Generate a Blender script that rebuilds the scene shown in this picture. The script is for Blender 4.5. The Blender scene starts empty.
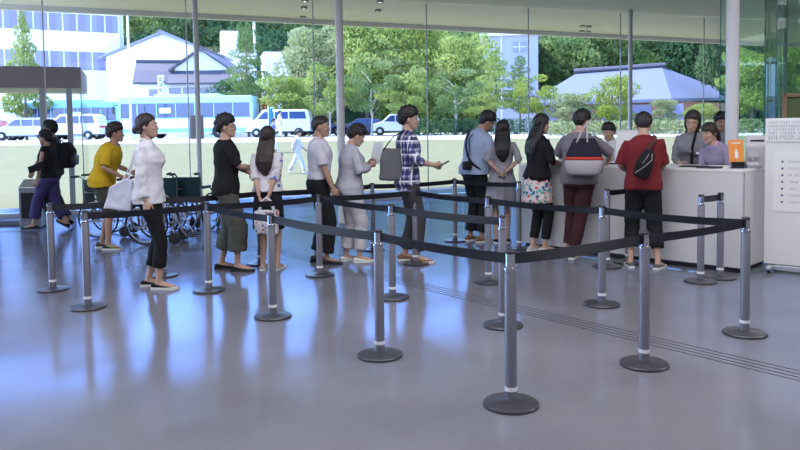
import bpy, bmesh, math, random
import numpy as np
from mathutils import Vector, Matrix, noise
from math import sin, cos, pi, radians as R
random.seed(7); rng = np.random.default_rng(7)
sc = bpy.context.scene
col = sc.collection
V = Vector

# ------------------------------------------------------------------ camera and ground survey
F, PITCH, ROLL, SY, EYE = 740.0, 0.0545, -0.01352, -54.2, 1.538
def ray(px, py):
    x = (px-400)/F; y = -(py-225-SY)/F
    c, s = cos(ROLL), sin(ROLL); cp, sp = cos(PITCH), sin(PITCH)
    xr = c*x-s*y; yr = s*x+c*y
    return V((xr, cp+yr*sp, yr*cp-sp))
def floor_at(px, py, z=0.0):            # the place on the level z that is seen at px, py
    d = ray(px, py); t = (z-EYE)/d.z
    return V((d.x*t, d.y*t, z))
def at(px, py, Y):                      # the place at depth Y
    d = ray(px, py); t = Y/d.y
    return V((d.x*t, Y, EYE+d.z*t))
cam = bpy.data.cameras.new('camera'); co = bpy.data.objects.new('camera', cam); col.objects.link(co)
cam.sensor_width = 36; cam.lens = F*36/800; cam.shift_y = SY/800; cam.clip_end = 2000
c, s, cp, sp = cos(ROLL), sin(ROLL), cos(PITCH), sin(PITCH)
r_ = V((c, s*sp, s*cp)); u_ = V((-s, c*sp, c*cp)); f_ = V((0, cp, -sp))
co.matrix_world = Matrix(((r_.x, u_.x, -f_.x, 0), (r_.y, u_.y, -f_.y, 0), (r_.z, u_.z, -f_.z, EYE), (0, 0, 0, 1)))
sc.camera = co

# ------------------------------------------------------------------ materials
MATS = {}
def nodes(name):
    m = bpy.data.materials.new(name); m.use_nodes = True
    nt = m.node_tree; b = nt.nodes['Principled BSDF']
    return m, nt, b
def mat(name, colr, rough=.6, metal=0, var=.12, scale=8, bump=0, bscale=60, coat=0, spec=.5, emit=None, stretch=(1, 1, 1)):
    if name in MATS: return MATS[name]
    m, nt, b = nodes(name)
    N, L = nt.nodes, nt.links
    tc = N.new('ShaderNodeTexCoord'); mp = N.new('ShaderNodeMapping'); mp.inputs['Scale'].default_value = stretch
    L.new(tc.outputs['Object'], mp.inputs['Vector'])
    nz = N.new('ShaderNodeTexNoise'); nz.inputs['Scale'].default_value = scale; nz.inputs['Detail'].default_value = 4
    L.new(mp.outputs[0], nz.inputs['Vector'])
    mx = N.new('ShaderNodeMix'); mx.data_type = 'RGBA'
    a = [max(0, v*(1-var)) for v in colr]; d = [min(1, v*(1+var)) for v in colr]
    mx.inputs[6].default_value = (*a, 1); mx.inputs[7].default_value = (*d, 1)
    L.new(nz.outputs['Fac'], mx.inputs[0]); L.new(mx.outputs[2], b.inputs['Base Color'])
    b.inputs['Roughness'].default_value = rough; b.inputs['Metallic'].default_value = metal
    b.inputs['Coat Weight'].default_value = coat; b.inputs['Specular IOR Level'].default_value = spec
    if bump:
        n2 = N.new('ShaderNodeTexNoise'); n2.inputs['Scale'].default_value = bscale; n2.inputs['Detail'].default_value = 3
        L.new(mp.outputs[0], n2.inputs['Vector'])
        bp = N.new('ShaderNodeBump'); bp.inputs['Strength'].default_value = bump; bp.inputs['Distance'].default_value = .01
        L.new(n2.outputs['Fac'], bp.inputs['Height']); L.new(bp.outputs[0], b.inputs['Normal'])
    if emit:
        b.inputs['Emission Color'].default_value = (*colr, 1); b.inputs['Emission Strength'].default_value = emit
    MATS[name] = m
    return m
def cloth(name, colr, var=.15, rough=.85):
    return mat(name, colr, rough, 0, var, 5, .35, 22, spec=.25)
def glass_mat(name, tint=(1, 1, 1), refl=1.0, rough=0.0):
    if name in MATS: return MATS[name]
    m = bpy.data.materials.new(name); m.use_nodes = True
    nt = m.node_tree; N, L = nt.nodes, nt.links
    N.remove(N['Principled BSDF'])
    t = N.new('ShaderNodeBsdfTransparent'); t.inputs[0].default_value = (*tint, 1)
    g = N.new('ShaderNodeBsdfGlossy'); g.inputs['Roughness'].default_value = rough
    fr = N.new('ShaderNodeFresnel'); fr.inputs[0].default_value = 1.45
    mu = N.new('ShaderNodeMath'); mu.operation = 'MULTIPLY'; mu.inputs[1].default_value = refl
    ms = N.new('ShaderNodeMixShader')
    L.new(fr.outputs[0], mu.inputs[0]); L.new(mu.outputs[0], ms.inputs[0]); L.new(t.outputs[0], ms.inputs[1]); L.new(g.outputs[0], ms.inputs[2])
    L.new(ms.outputs[0], N['Material Output'].inputs['Surface'])
    MATS[name] = m
    return m
def leaf_mat(name, c1, c2, trans=.45):
    m = bpy.data.materials.new(name); m.use_nodes = True
    nt = m.node_tree; N, L = nt.nodes, nt.links
    N.remove(N['Principled BSDF'])
    tc = N.new('ShaderNodeTexCoord'); nz = N.new('ShaderNodeTexNoise'); nz.inputs['Scale'].default_value = 1.3; nz.inputs['Detail'].default_value = 5
    L.new(tc.outputs['Object'], nz.inputs['Vector'])
    rp = N.new('ShaderNodeValToRGB'); rp.color_ramp.elements[0].position = .35; rp.color_ramp.elements[1].position = .65
    rp.color_ramp.elements[0].color = (*c1, 1); rp.color_ramp.elements[1].color = (*c2, 1)
    L.new(nz.outputs['Fac'], rp.inputs[0])
    d = N.new('ShaderNodeBsdfDiffuse'); t = N.new('ShaderNodeBsdfTranslucent'); ms = N.new('ShaderNodeMixShader'); ms.inputs[0].default_value = trans
    L.new(rp.outputs[0], d.inputs[0]); L.new(rp.outputs[0], t.inputs[0])
    L.new(d.outputs[0], ms.inputs[1]); L.new(t.outputs[0], ms.inputs[2]); L.new(ms.outputs[0], N['Material Output'].inputs['Surface'])
    return m
def plaid_mat():
    m, nt, b = nodes('plaid_cotton'); N, L = nt.nodes, nt.links
    tc = N.new('ShaderNodeTexCoord'); sx = N.new('ShaderNodeSeparateXYZ'); L.new(tc.outputs['Object'], sx.inputs[0])
    def M(op, a, b_=None, val=None):
        n = N.new('ShaderNodeMath'); n.operation = op; L.new(a, n.inputs[0])
        if b_ is not None: L.new(b_, n.inputs[1])
        elif val is not None: n.inputs[1].default_value = val
        return n.outputs[0]
    h = M('ADD', sx.outputs['Y'], M('MULTIPLY', sx.outputs['X'], val=.8))
    def stripe(v, f, th): return M('GREATER_THAN', M('SINE', M('MULTIPLY', v, val=f)), val=th)
    a = M('ADD', stripe(h, 90, .35), stripe(sx.outputs['Z'], 82, .35)); w = M('ADD', stripe(h, 45, .93), stripe(sx.outputs['Z'], 41, .93))
    r1 = N.new('ShaderNodeValToRGB'); e = r1.color_ramp.elements
    e[0].color = (.025, .03, .12, 1); e[1].color = (.40, .40, .55, 1); e[1].position = 1
    k = e.new(.5); k.color = (.10, .11, .27, 1)
    L.new(M('MULTIPLY', a, val=.5), r1.inputs[0])
    mx = N.new('ShaderNodeMix'); mx.data_type = 'RGBA'; mx.inputs[7].default_value = (.75, .75, .82, 1)
    L.new(M('MINIMUM', w, val=1.0), mx.inputs[0]); L.new(r1.outputs[0], mx.inputs[6]); L.new(mx.outputs[2], b.inputs['Base Color'])
    b.inputs['Roughness'].default_value = .85
    return m
def floral_mat(name, base, cols, scale, cover):
    m, nt, b = nodes(name); N, L = nt.nodes, nt.links
    tc = N.new('ShaderNodeTexCoord'); nz = N.new('ShaderNodeTexNoise'); nz.inputs['Scale'].default_value = 30
    va = N.new('ShaderNodeVectorMath'); va.operation = 'MULTIPLY_ADD'; va.inputs[1].default_value = (.03,)*3
    L.new(tc.outputs['Object'], nz.inputs['Vector']); L.new(nz.outputs['Color'], va.inputs[0]); L.new(tc.outputs['Object'], va.inputs[2])
    vo = N.new('ShaderNodeTexVoronoi'); vo.inputs['Scale'].default_value = scale; L.new(va.outputs[0], vo.inputs['Vector'])
    rp = N.new('ShaderNodeValToRGB'); rp.color_ramp.interpolation = 'CONSTANT'
    sx = N.new('ShaderNodeSeparateColor'); L.new(vo.outputs['Color'], sx.inputs[0]); L.new(sx.outputs[0], rp.inputs[0])
    e = rp.color_ramp.elements
    while len(e) > 1: e.remove(e[0])
    e[0].position = 0; e[0].color = (*cols[0], 1)
    for i, cc in enumerate(cols[1:], 1):
        k = e.new(i/len(cols)); k.color = (*cc, 1)
    lt = N.new('ShaderNodeMath'); lt.operation = 'LESS_THAN'; lt.inputs[1].default_value = cover; L.new(vo.outputs['Distance'], lt.inputs[0])
    mx = N.new('ShaderNodeMix'); mx.data_type = 'RGBA'; mx.inputs[6].default_value = (*base, 1)
    L.new(lt.outputs[0], mx.inputs[0]); L.new(rp.outputs[0], mx.inputs[7]); L.new(mx.outputs[2], b.inputs['Base Color'])
    b.inputs['Roughness'].default_value = .8
    return m

# ------------------------------------------------------------------ mesh builder
class M:
    def __init__(s): s.v = []; s.f = []; s.mi = []; s.cur = 0
    def add(s, vs, fs, T=None):
        k = len(s.v)
        for p in vs:
            p = V(p)
            if T is not None: p = T @ p
            s.v.append(p)
        for f in fs: s.f.append([i+k for i in f]); s.mi.append(s.cur)
    def box(s, c, sz, T=None, rz=0):
        c = V(c); Q = Matrix.Rotation(rz, 3, 'Z'); h = V(sz)/2
        vs = [c+Q @ V((x*h.x, y*h.y, z*h.z)) for x in (-1, 1) for y in (-1, 1) for z in (-1, 1)]
        s.add(vs, [(0, 1, 3, 2), (4, 6, 7, 5), (0, 4, 5, 1), (2, 3, 7, 6), (0, 2, 6, 4), (1, 5, 7, 3)], T)
    def prism(s, pts, ext, T=None):      # closed polygon pts swept along ext
        n = len(pts); e = V(ext); vs = [V(p) for p in pts]+[V(p)+e for p in pts]
        s.add(vs, [tuple(range(n))[::-1], tuple(range(n, 2*n))]+[(i, (i+1) % n, n+(i+1) % n, n+i) for i in range(n)], T)
    def rings(s, rs, T=None, caps=True):
        n = len(rs[0]); vs = [p for r in rs for p in r]
        fs = [(i*n+j, i*n+(j+1) % n, (i+1)*n+(j+1) % n, (i+1)*n+j) for i in range(len(rs)-1) for j in range(n)]
        if caps: fs += [tuple(range(n))[::-1], tuple(range((len(rs)-1)*n, len(rs)*n))]
        s.add(vs, fs, T)
    def loft(s, secs, n=20, T=None, p=2.0):   # secs: (z, hw, hd, yoff[, xoff])
        rs = []
        for q in secs:
            z, a, b, y = q[:4]; x0 = q[4] if len(q) > 4 else 0
            rs.append([V((x0+a*abs(cos(t))**(2/p)*(1 if cos(t) >= 0 else -1), y+b*abs(sin(t))**(2/p)*(1 if sin(t) >= 0 else -1), z)) for t in [2*pi*j/n for j in range(n)]])
        s.rings(rs, T)
    def tube(s, pts, rad, n=10, T=None, flat=1.0, round_ends=True, up=None):
        pts = [V(p) for p in pts]
        if not hasattr(rad, '__len__'): rad = [rad]*len(pts)
        rad = list(rad)
        if round_ends:
            d0 = (pts[0]-pts[1]).normalized(); d1 = (pts[-1]-pts[-2]).normalized()
            pts = [pts[0]+d0*rad[0]*.8, pts[0]+d0*rad[0]*.45]+pts+[pts[-1]+d1*rad[-1]*.45, pts[-1]+d1*rad[-1]*.8]
            rad = [rad[0]*.35, rad[0]*.85]+rad+[rad[-1]*.85, rad[-1]*.35]
        rs = []; X = None
        for i, p in enumerate(pts):
            d = (pts[min(i+1, len(pts)-1)]-pts[max(i-1, 0)]).normalized()
            if X is None:
                a = V(up) if up else (V((1, 0, 0)) if abs(d.x) < .8 else V((0, 1, 0)))
                X = a
            X = (X-d*X.dot(d)).normalized(); Y = d.cross(X)
            rs.append([p+X*rad[i]*cos(2*pi*j/n)+Y*rad[i]*flat*sin(2*pi*j/n) for j in range(n)])
        s.rings(rs, T)
    def ell(s, c, r, n=16, m=10, T=None):
        c = V(c); rs = []
        if not hasattr(r, '__len__'): r = (r, r, r)
        for i in range(m+1):
            a = pi*(i+.02)/(m+.04)-pi/2
            rs.append([c+V((r[0]*cos(a)*cos(2*pi*j/n), r[1]*cos(a)*sin(2*pi*j/n), r[2]*sin(a))) for j in range(n)])
        s.rings(rs, T)
    def lathe(s, prof, n=32, T=None):
        s.rings([[V((r*cos(2*pi*j/n), r*sin(2*pi*j/n), z)) for j in range(n)] for r, z in prof], T)
    def mesh(s, name='m'):
        me = bpy.data.meshes.new(name); me.from_pydata([tuple(p) for p in s.v], [], s.f)
        me.polygons.foreach_set('material_index', s.mi)
        bm = bmesh.new(); bm.from_mesh(me); bmesh.ops.recalc_face_normals(bm, faces=bm.faces); bm.to_mesh(me); bm.free()
        return me
    def build(s, name, mats, parent=None, smooth=False, bevel=0, loc=None):
        me = s.mesh(name); return put(name, me, mats, parent, smooth, bevel, loc)
def put(name, me, mats, parent=None, smooth=False, bevel=0, loc=None):
    o = bpy.data.objects.new(name, me); col.objects.link(o)
    me.materials.clear()
    for m in (mats if isinstance(mats, (list, tuple)) else [mats]): me.materials.append(m)
    if smooth:
        me.polygons.foreach_set('use_smooth', [True]*len(me.polygons))
        if smooth == 'auto':
            try: me.set_sharp_from_angle(angle=R(35))
            except Exception: pass
    if parent: o.parent = parent
    if loc is not None: o.location = loc
    if bevel:
        b = o.modifiers.new('bevel', 'BEVEL'); b.width = bevel; b.segments = 2; b.limit_method = 'ANGLE'; b.angle_limit = R(40)
    return o
def tag(o, label=None, cat=None, group=None, kind=None):
    if label: o['label'] = label
    if cat: o['category'] = cat
    if group: o['group'] = group
    if kind: o['kind'] = kind
    return o
def empty(name, loc=(0, 0, 0), rz=0, label=None, cat=None, group=None):
    o = bpy.data.objects.new(name, None); col.objects.link(o); o.location = loc; o.rotation_euler = (0, 0, rz); o.empty_display_size = .1
    return tag(o, label, cat, group)
def copy_tree(o, parent=None, loc=None, rz=None, label=None):
    c = o.copy(); col.objects.link(c); c.parent = parent
    if loc is not None: c.location = loc
    if rz is not None: c.rotation_euler = (0, 0, rz)
    if label: c['label'] = label
    for ch in list(o.children): copy_tree(ch, c)
    return c
def remesh(mb, voxel, smooth=2, fold=0, fscale=(9, 9, 5), seed=0):
    me = mb.mesh('tmp'); o = bpy.data.objects.new('tmp', me); col.objects.link(o)
    r = o.modifiers.new('r', 'REMESH'); r.mode = 'VOXEL'; r.voxel_size = voxel
    if smooth:
        q = o.modifiers.new('s', 'SMOOTH'); q.iterations = smooth; q.factor = .5
    dg = bpy.context.evaluated_depsgraph_get()
    out = bpy.data.meshes.new_from_object(o.evaluated_get(dg))
    bpy.data.objects.remove(o); bpy.data.meshes.remove(me)
    if fold:
        n = len(out.vertices); cs = np.empty(n*3, 'f'); ns = np.empty(n*3, 'f'); out.vertices.foreach_get('co', cs); out.vertex_normals.foreach_get('vector', ns)
        cs = cs.reshape(-1, 3); ns = ns.reshape(-1, 3); f = np.empty(n)
        for i, p in enumerate(cs.tolist()):
            q = V((p[0]*fscale[0]+seed*3.1, p[1]*fscale[1], p[2]*fscale[2]+seed))
            f[i] = noise.noise(q)+.5*noise.noise(q*2.3)-.1
        out.vertices.foreach_set('co', (cs+ns*(f*fold)[:, None]).astype('f').ravel()); out.update()
    return out
def join_meshes(ms):
    bm = bmesh.new()
    for m in ms: bm.from_mesh(m)
    out = bpy.data.meshes.new('joined'); bm.to_mesh(out); bm.free()
    return out
def lerp(a, b, t): return a+(b-a)*t

# ------------------------------------------------------------------ common materials
skin = mat('skin', (.52, .33, .25), .55, var=.06, scale=14)
skin2 = mat('skin_tan', (.42, .25, .18), .55, var=.06, scale=14)
m_hair = mat('black_hair', (.012, .010, .012), .45, var=.4, scale=40, bump=.8, bscale=120, stretch=(1, 1, .15))
m_hairb = mat('brown_black_hair', (.025, .015, .013), .45, var=.4, scale=40, bump=.8, bscale=120, stretch=(1, 1, .15))
m_eye = mat('eye_white', (.5, .48, .46), .2, var=0); m_iris = mat('iris', (.02, .01, .01), .2, var=0)
m_lip = mat('lips', (.45, .16, .14), .5, var=.05)
m_black = cloth('black_cloth', (.012, .012, .015)); m_blackp = mat('black_plastic', (.015, .015, .018), .4, var=.1)
m_white = mat('white_gloss_paint', (.80, .80, .80), .35, var=.02)
m_paper = mat('white_paper', (.85, .85, .85), .8, var=.02)
m_steel = mat('brushed_steel', (.55, .56, .60), .3, 1, .08, 30)
m_chrome = mat('chrome', (.85, .85, .88), .12, 1, .02)
m_rub = mat('white_rubber', (.75, .75, .72), .6, var=.03)
m_rubb = mat('black_rubber', (.02, .02, .022), .6, var=.1)

# ------------------------------------------------------------------ people
def ik(a, t, l1, l2, pole):
    a = V(a); t = V(t); d = t-a; L = d.length
    if L > (l1+l2)*.995: d = d.normalized()*(l1+l2)*.995; L = d.length; t = a+d
    x = (l1*l1-l2*l2+L*L)/(2*L); h = math.sqrt(max(1e-6, l1*l1-x*x))
    n = d/L; p = V(pole); p = (p-n*p.dot(n)).normalized()
    return a+n*x+p*h, t
def hand_mesh(Tm, side, curl=.35, thumb=1):
    b = M(); k = side
    b.tube([(0, 0, .01), (0, 0, -.03), (0, 0, -.062)], [.026, .037, .040], 12, Tm, flat=.38, up=(1, 0, 0))
    for i, (x, L) in enumerate([(-.0285, .066), (-.0095, .076), (.0095, .072), (.0285, .056)]):
        xx = -x*k
        p = V((xx, 0, -.075)); a = 0; pts = [V((xx*.8, 0, -.05)), p]
        for j, fr in enumerate((.42, .32, .26)):
            a += curl*(.8+.25*j+.08*i)
            p = p+V((0, sin(a), -cos(a)))*L*fr; pts.append(p)
        b.tube(pts, [.009, .0088, .0082, .0076, .0068], 8, Tm)
    tx = .03*k
    b.tube([(tx*.6, .004, -.02), (tx*1.35, .018, -.045), (tx*1.5, .034, -.070), (tx*1.3, .048, -.088)], [.014, .012, .0095, .008], 8, Tm)
    return b
def frame_from(pos, zaxis, yhint):      # matrix whose +Z is zaxis, +Y close to yhint
    z = V(zaxis).normalized(); y = V(yhint); y = (y-z*y.dot(z))
    if y.length < 1e-4: y = V((0, 1, 0))-z*z.y
    y.normalize(); x = y.cross(z)
    return Matrix(((x.x, y.x, z.x, pos[0]), (x.y, y.y, z.y, pos[1]), (x.z, y.z, z.z, pos[2]), (0, 0, 0, 1)))
class Person:
    pass
PC = [0]
def person(label, loc, heading, h=1.7, fem=False, lean=3, side=0, head=(0, 0, 0), armR=(.24, .04, .80), armL=(-.24, .04, .80), poleR=(.5, -1, 0), poleL=(-.5, -1, 0),
           feet=((.09, 0, 0, 8), (-.09, 0, 0, -8)), hair='short', hairm=None, top=None, bottom=None, shoes=None, curl=.35, sk=None, glasses=False, slim=1.0, handY=None, legpole=(0, 1, 0)):
    PC[0] += 1; seed = PC[0]
    S = h/1.70; Sm = Matrix.Scale(S, 4)
    sk = sk or skin; hm = hairm or m_hair
    torso = [(.79, .07, .07, 0), (.83, .13, .10, -.005), (.88, .165, .115, -.01), (.94, .168, .115, -.012), (1.0, .155, .105, -.005), (1.07, .142, .096, 0), (1.15, .150, .102, .004), (1.24, .166, .112, .006), (1.32, .176, .112, 0), (1.368, .168, .10, -.008), (1.402, .138, .084, -.014), (1.435, .088, .068, -.012), (1.47, .056, .056, -.005)]
    shx = .172
    if fem:
        torso = [(.79, .07, .07, 0), (.83, .13, .10, -.005), (.88, .163, .112, -.012), (.94, .162, .112, -.014), (1.0, .145, .098, -.006), (1.07, .124, .085, 0), (1.15, .130, .09, .006), (1.24, .145, .112, .018), (1.30, .150, .108, .012), (1.355, .144, .088, -.006), (1.392, .118, .074, -.012), (1.43, .07, .058, -.010), (1.47, .046, .048, -.004)]
        shx = .150
    torso = [(z, a*slim, b*slim, y) for z, a, b, y in torso]
    sk_t = [(z, a-.012-(.05 if z < .85 else 0), b-.014-(.04 if z < .85 else 0), y) if z < 1.0 else (z, a, b, y) for z, a, b, y in torso if z > .8]
    th = R(lean); ph = R(side)
    def bendM(z):
        t1 = min(1, max(0, (z-.90)/.10)); t2 = min(1, max(0, (z-1.08)/.22))
        A = Matrix.Translation((0, 0, .93)) @ Matrix.Rotation(-th*.5*t1, 4, 'X') @ Matrix.Rotation(ph*.5*t1, 4, 'Y') @ Matrix.Translation((0, 0, -.93))
        B = Matrix.Translation((0, 0, 1.18)) @ Matrix.Rotation(-th*.5*t2, 4, 'X') @ Matrix.Rotation(ph*.5*t2, 4, 'Y') @ Matrix.Translation((0, 0, -1.18))
        return A @ B
    def tb(p): return bendM(p[2]) @ V(p)
    def loft_b(b, secs, n=22, p=2.3):
        rs = []
        for z, a, d, y in secs:
            ring = []
            for j in range(n):
                t = 2*pi*j/n; ct, st = cos(t), sin(t)
                q = V((a*abs(ct)**(2/p)*(1 if ct >= 0 else -1), y+d*abs(st)**(2/p)*(1 if st >= 0 else -1), z))
                ring.append(Sm @ (bendM(z) @ q))
            rs.append(ring)
        b.rings(rs)
    # joints
    J = {}
    for sd, k in (('R', 1), ('L', -1)):
        sh = tb((k*shx, -.01, 1.385)); tgt = V(armR if sd == 'R' else armL)
        el, wr = ik(sh, tgt, .275, .245, poleR if sd == 'R' else poleL)
        J['sh'+sd] = sh; J['el'+sd] = el; J['wr'+sd] = wr
        ft = feet[0] if sd == 'R' else feet[1]
        hp = V((k*.088, 0, .90)); an = V((ft[0], ft[1], .082+ft[2]))
        kn, an = ik(hp, an, .43, .405, legpole)
        J['hp'+sd] = hp; J['kn'+sd] = kn; J['an'+sd] = an
    nb = tb((0, -.008, 1.44)); headc = tb((0, .012, 1.585))
    hp_, hy_, hr_ = head
    HM = Sm @ Matrix.Translation(nb) @ Matrix.Rotation(R(-hy_), 4, 'Z') @ Matrix.Rotation(R(-hp_), 4, 'X') @ Matrix.Rotation(R(hr_), 4, 'Y') @ Matrix.Translation((0, .018, .14)) @ Matrix.Scale(.98, 4)
    S_ = lambda p: Sm @ V(p)
    # body
    b = M(); loft_b(b, sk_t)
    for sd, k in (('R', 1), ('L', -1)):
        sh, el, wr = J['sh'+sd], J['el'+sd], J['wr'+sd]; q = .88 if fem else 1
        b.tube([S_(x) for x in (tb((k*shx*.6, -.01, 1.350)), sh+V((0, 0, -.014)), lerp(sh, el, .4), el, lerp(el, wr, .35), wr)], [S*q*r for r in (.034, .036, .040, .035, .038, .025)], 12)
        hp, kn, an = J['hp'+sd], J['kn'+sd], J['an'+sd]
        cb = lerp(kn, an, .3)-V(legpole).normalized()*.015
        b.tube([S_(x) for x in (hp, lerp(hp, kn, .4), kn, cb, lerp(kn, an, .75), an)], [S*r for r in (.070, .062, .045, .049, .036, .033)], 12)
        ft = feet[0] if sd == 'R' else feet[1]
        yaw = Matrix.Rotation(R(-ft[3]), 4, 'Z'); pt = ft[4] if len(ft) > 4 else 0
        FM = Sm @ Matrix.Translation(an) @ yaw @ Matrix.Rotation(R(-pt), 4, 'X'); J['FM'+sd] = FM
        b.tube([FM @ V(x) for x in ((0, -.03, -.045), (0, .03, -.035), (0, .10, -.052), (0, .155, -.06))], [S*r for r in (.032, .036, .033, .02)], 12)
    b.tube([Sm @ nb, HM @ V((0, -.025, -.05))], [.052*S*(.85 if fem else 1), .050*S*(.85 if fem else 1)], 14)
    body = [remesh(b, .012, 3)]
    hb = M()
    hb.ell((0, -.012, .022), (.076, .095, .093), 24, 16, HM)
    hb.loft([(-.112, .018, .018, .062), (-.104, .034, .034, .052), (-.085, .048, .055, .036), (-.05, .060, .072, .018), (-.01, .068, .083, .006), (.03, .071, .085, .002), (.06, .06, .07, 0)], 24, HM, 2.2)
    hb.tube([(0, .083, .012), (0, .094, -.012), (0, .103, -.028), (0, .092, -.036)], [.008, .010, .0125, .009], 8, HM)
    hb.ell((0, .086, -.062), (.024, .011, .0075), 12, 8, HM); hb.ell((0, .070, -.094), (.022, .02, .016), 12, 8, HM)
    for k in (1, -1):
        hb.ell((k*.077, -.008, -.008), (.009, .019, .031), 10, 8, HM @ Matrix.Rotation(0, 4, 'Z'))
        hb.tube([(k*.012, .089, .026), (k*.034, .085, .030), (k*.052, .070, .022)], [.006, .0065, .005], 8, HM)
        hb.ell((k*.040, .062, -.025), (.022, .022, .016), 10, 8, HM)
    hb.tube([HM @ V((0, -.02, -.04)), HM @ V((0, -.032, -.10))], [.048*S, .048*S], 14)
    body.append(remesh(hb, .0055, 1))
    for sd, k in (('R', 1), ('L', -1)):
        el, wr = J['el'+sd], J['wr'+sd]
        d = (wr-el).normalized(); yh = V(handY[sd]) if handY and sd in handY else V((-k, .25, 0))
        cu = curl[sd] if isinstance(curl, dict) else curl
        Tm = Sm @ frame_from(wr, -d, yh); J['hand'+sd] = Tm
        # palm normal faces +Y of this frame; thumb on its inner side
        hm_ = hand_mesh(Tm, k, cu); body.append(remesh(hm_, .0042, 1))
    P = Person(); P.S = S; P.J = J; P.HM = HM; P.tb = tb; P.bendM = bendM; P.Sm = Sm
    me = join_meshes(body)
    root = put('person', me, sk, None, True, 0, loc); root.rotation_euler = (0, 0, -R(heading))
    tag(root, label, 'person'); P.o = root; P.rz = -R(heading); P.loc = V(loc)
    # face details
    for k in (1, -1):
        e = M(); e.ell((k*.0285, .0750, .008), (.0115, .0095, .0075), 12, 8, HM); e.cur = 1; e.ell((k*.0285, .0830, .008), (.0056, .003, .0056), 10, 6, HM)
        e.build('eye', [m_eye, m_iris], root, True)
        e = M(); e.tube([(k*.015, .0945, .032), (k*.034, .092, .038), (k*.052, .076, .031)], [.0028, .0034, .002], 6, HM, flat=.6); e.build('eyebrow', hm, root, True)
    e = M(); e.ell((0, .0935, -.0585), (.021, .006, .0038), 12, 6, HM); e.ell((0, .0930, -.0665), (.018, .0065, .0045), 12, 6, HM); e.build('lips', m_lip, root, True)
    if glasses:
        g = M()
        for k in (1, -1):
            ring = [(k*(.032+.021*cos(t)), .104-.004*abs(cos(t)), .006+.015*sin(t)) for t in [2*pi*i/14 for i in range(15)]]
            g.tube(ring, .0019, 6, HM, round_ends=False)
            g.tube([(k*.053, .1, .01), (k*.080, .04, .012), (k*.082, -.01, .006)], .002, 6, HM)
        g.tube([(-.011, .105, .01), (.011, .105, .01)], .0019, 6, HM)
        g.build('glasses', m_blackp, root, True)
    # hair
    def line(phi, st):
        tabs = {'short': [(0, .058), (35, .05), (60, .035), (78, .0), (88, .018), (100, .0), (115, -.045), (140, -.075), (180, -.085)],
                'crop': [(0, .072), (35, .062), (60, .045), (78, .02), (88, .03), (100, .012), (115, -.03), (140, -.055), (180, -.062)],
                'fringe': [(0, .035), (35, .032), (52, .02), (64, -.03), (80, -.05), (100, -.06), (120, -.08), (180, -.1)],
                'side': [(0, .066), (30, .055), (50, .04), (66, .0), (80, -.03), (100, -.05), (120, -.07), (180, -.09)]}[st]
        for (a, za), (c_, zc) in zip(tabs, tabs[1:]):
            if phi <= c_: return lerp(za, zc, (phi-a)/(c_-a))
        return tabs[-1][1]
    st, t, sp_ = {'short': ('short', .017, .010), 'messy': ('short', .024, .018), 'crop': ('crop', .010, .004), 'bun': ('side', .010, .003), 'long': ('side', .014, .004), 'longb': ('fringe', .014, .004), 'bob': ('side', .018, .004), 'pony': ('fringe', .012, .004), 'curly': ('short', .022, .020)}[hair]
    hb = M(); n, m_ = 72, 48; rs = []
    for i in range(m_+1):
        a = pi*(i+.02)/(m_+.04)-pi/2; ring = []
        for j in range(n):
            f = 2*pi*j/n; d = V((cos(a)*sin(f), cos(a)*cos(f), sin(a)))
            base = V((d.x*.078, d.y*.097, d.z*.096)); phi = math.degrees(math.atan2(abs(d.x), d.y))
            zz = base.z*1.12+.022; nz = noise.noise(V((d.x*6+seed, d.y*6, d.z*6)))+.7*noise.noise(V((d.x*15+seed, d.y*15, d.z*9)))
            jag = noise.noise(V((phi*.16+seed, d.x*3, 0)))*(.022 if sp_ > .008 else .006)
            de = zz-line(phi, st)-jag; k = max(0, min(1, de/.010)); k = k*k*(3-2*k)
            grow = min(1, max(0, de/.05))**.7
            tt = (.004+(t-.004)*grow)+sp_*nz*(.35+.65*grow)+(.022*max(0, d.z) if hair in ('short', 'messy', 'curly', 'crop') else .006*max(0, d.z))*(1 if hair != 'crop' else .4)
            rr = base.length
            ring.append(V((0, -.012, .022))+base*((rr+tt)/rr*k+.80*(1-k)))
        rs.append(ring)
    hb.rings(rs, HM)
    hn = 'hair'
    if hair == 'bun':
        hb.ell((0, -.118, -.035), (.038, .034, .036), 14, 10, HM); hb.tube([(.05, -.06, -.06), (0, -.11, -.05)], [.02, .018], 8, HM); hb.tube([(-.05, -.06, -.06), (0, -.11, -.05)], [.02, .018], 8, HM)
    if hair in ('long', 'longb'):
        pts = [HM @ V((0, -.025, .05)), HM @ V((0, -.045, -.04)), Sm @ tb((0, -.075, 1.44)), Sm @ tb((0, -.105, 1.37)), Sm @ tb((0, -.125, 1.29)), Sm @ tb((0, -.125, 1.21)), Sm @ tb((.01, -.115, 1.16))]
        hb.tube(pts, [.088*S, .090*S, .095*S, .105*S, .105*S, .085*S, .05*S], 20, None, flat=.42, up=(1, 0, 0))
        for k in (1, -1):
            hb.tube([HM @ V((k*.07, -.02, .02)), HM @ V((k*.078, -.025, -.06)), Sm @ tb((k*.085, -.06, 1.42)), Sm @ tb((k*.09, -.09, 1.32))], [.028*S, .027*S, .028*S, .018*S], 10)
    if hair == 'bob':
        hb.loft([(-.115, .060, .05, -.035), (-.10, .088, .080, -.022), (-.05, .100, .092, -.022), (0, .098, .1, -.018), (.05, .09, .1, -.018)], 24, HM)
        # curtain open in front: carve by narrow side locks
    if hair == 'pony':
        hb.ell((0, -.105, .02), (.03, .03, .03), 12, 8, HM)
        hb.tube([HM @ V((0, -.11, .01)), HM @ V((.0, -.145, -.03)), HM @ V((.01, -.155, -.10)), HM @ V((.015, -.145, -.18)), HM @ V((.02, -.14, -.22))], [.022*S, .030*S, .032*S, .024*S, .008*S], 12)
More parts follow.
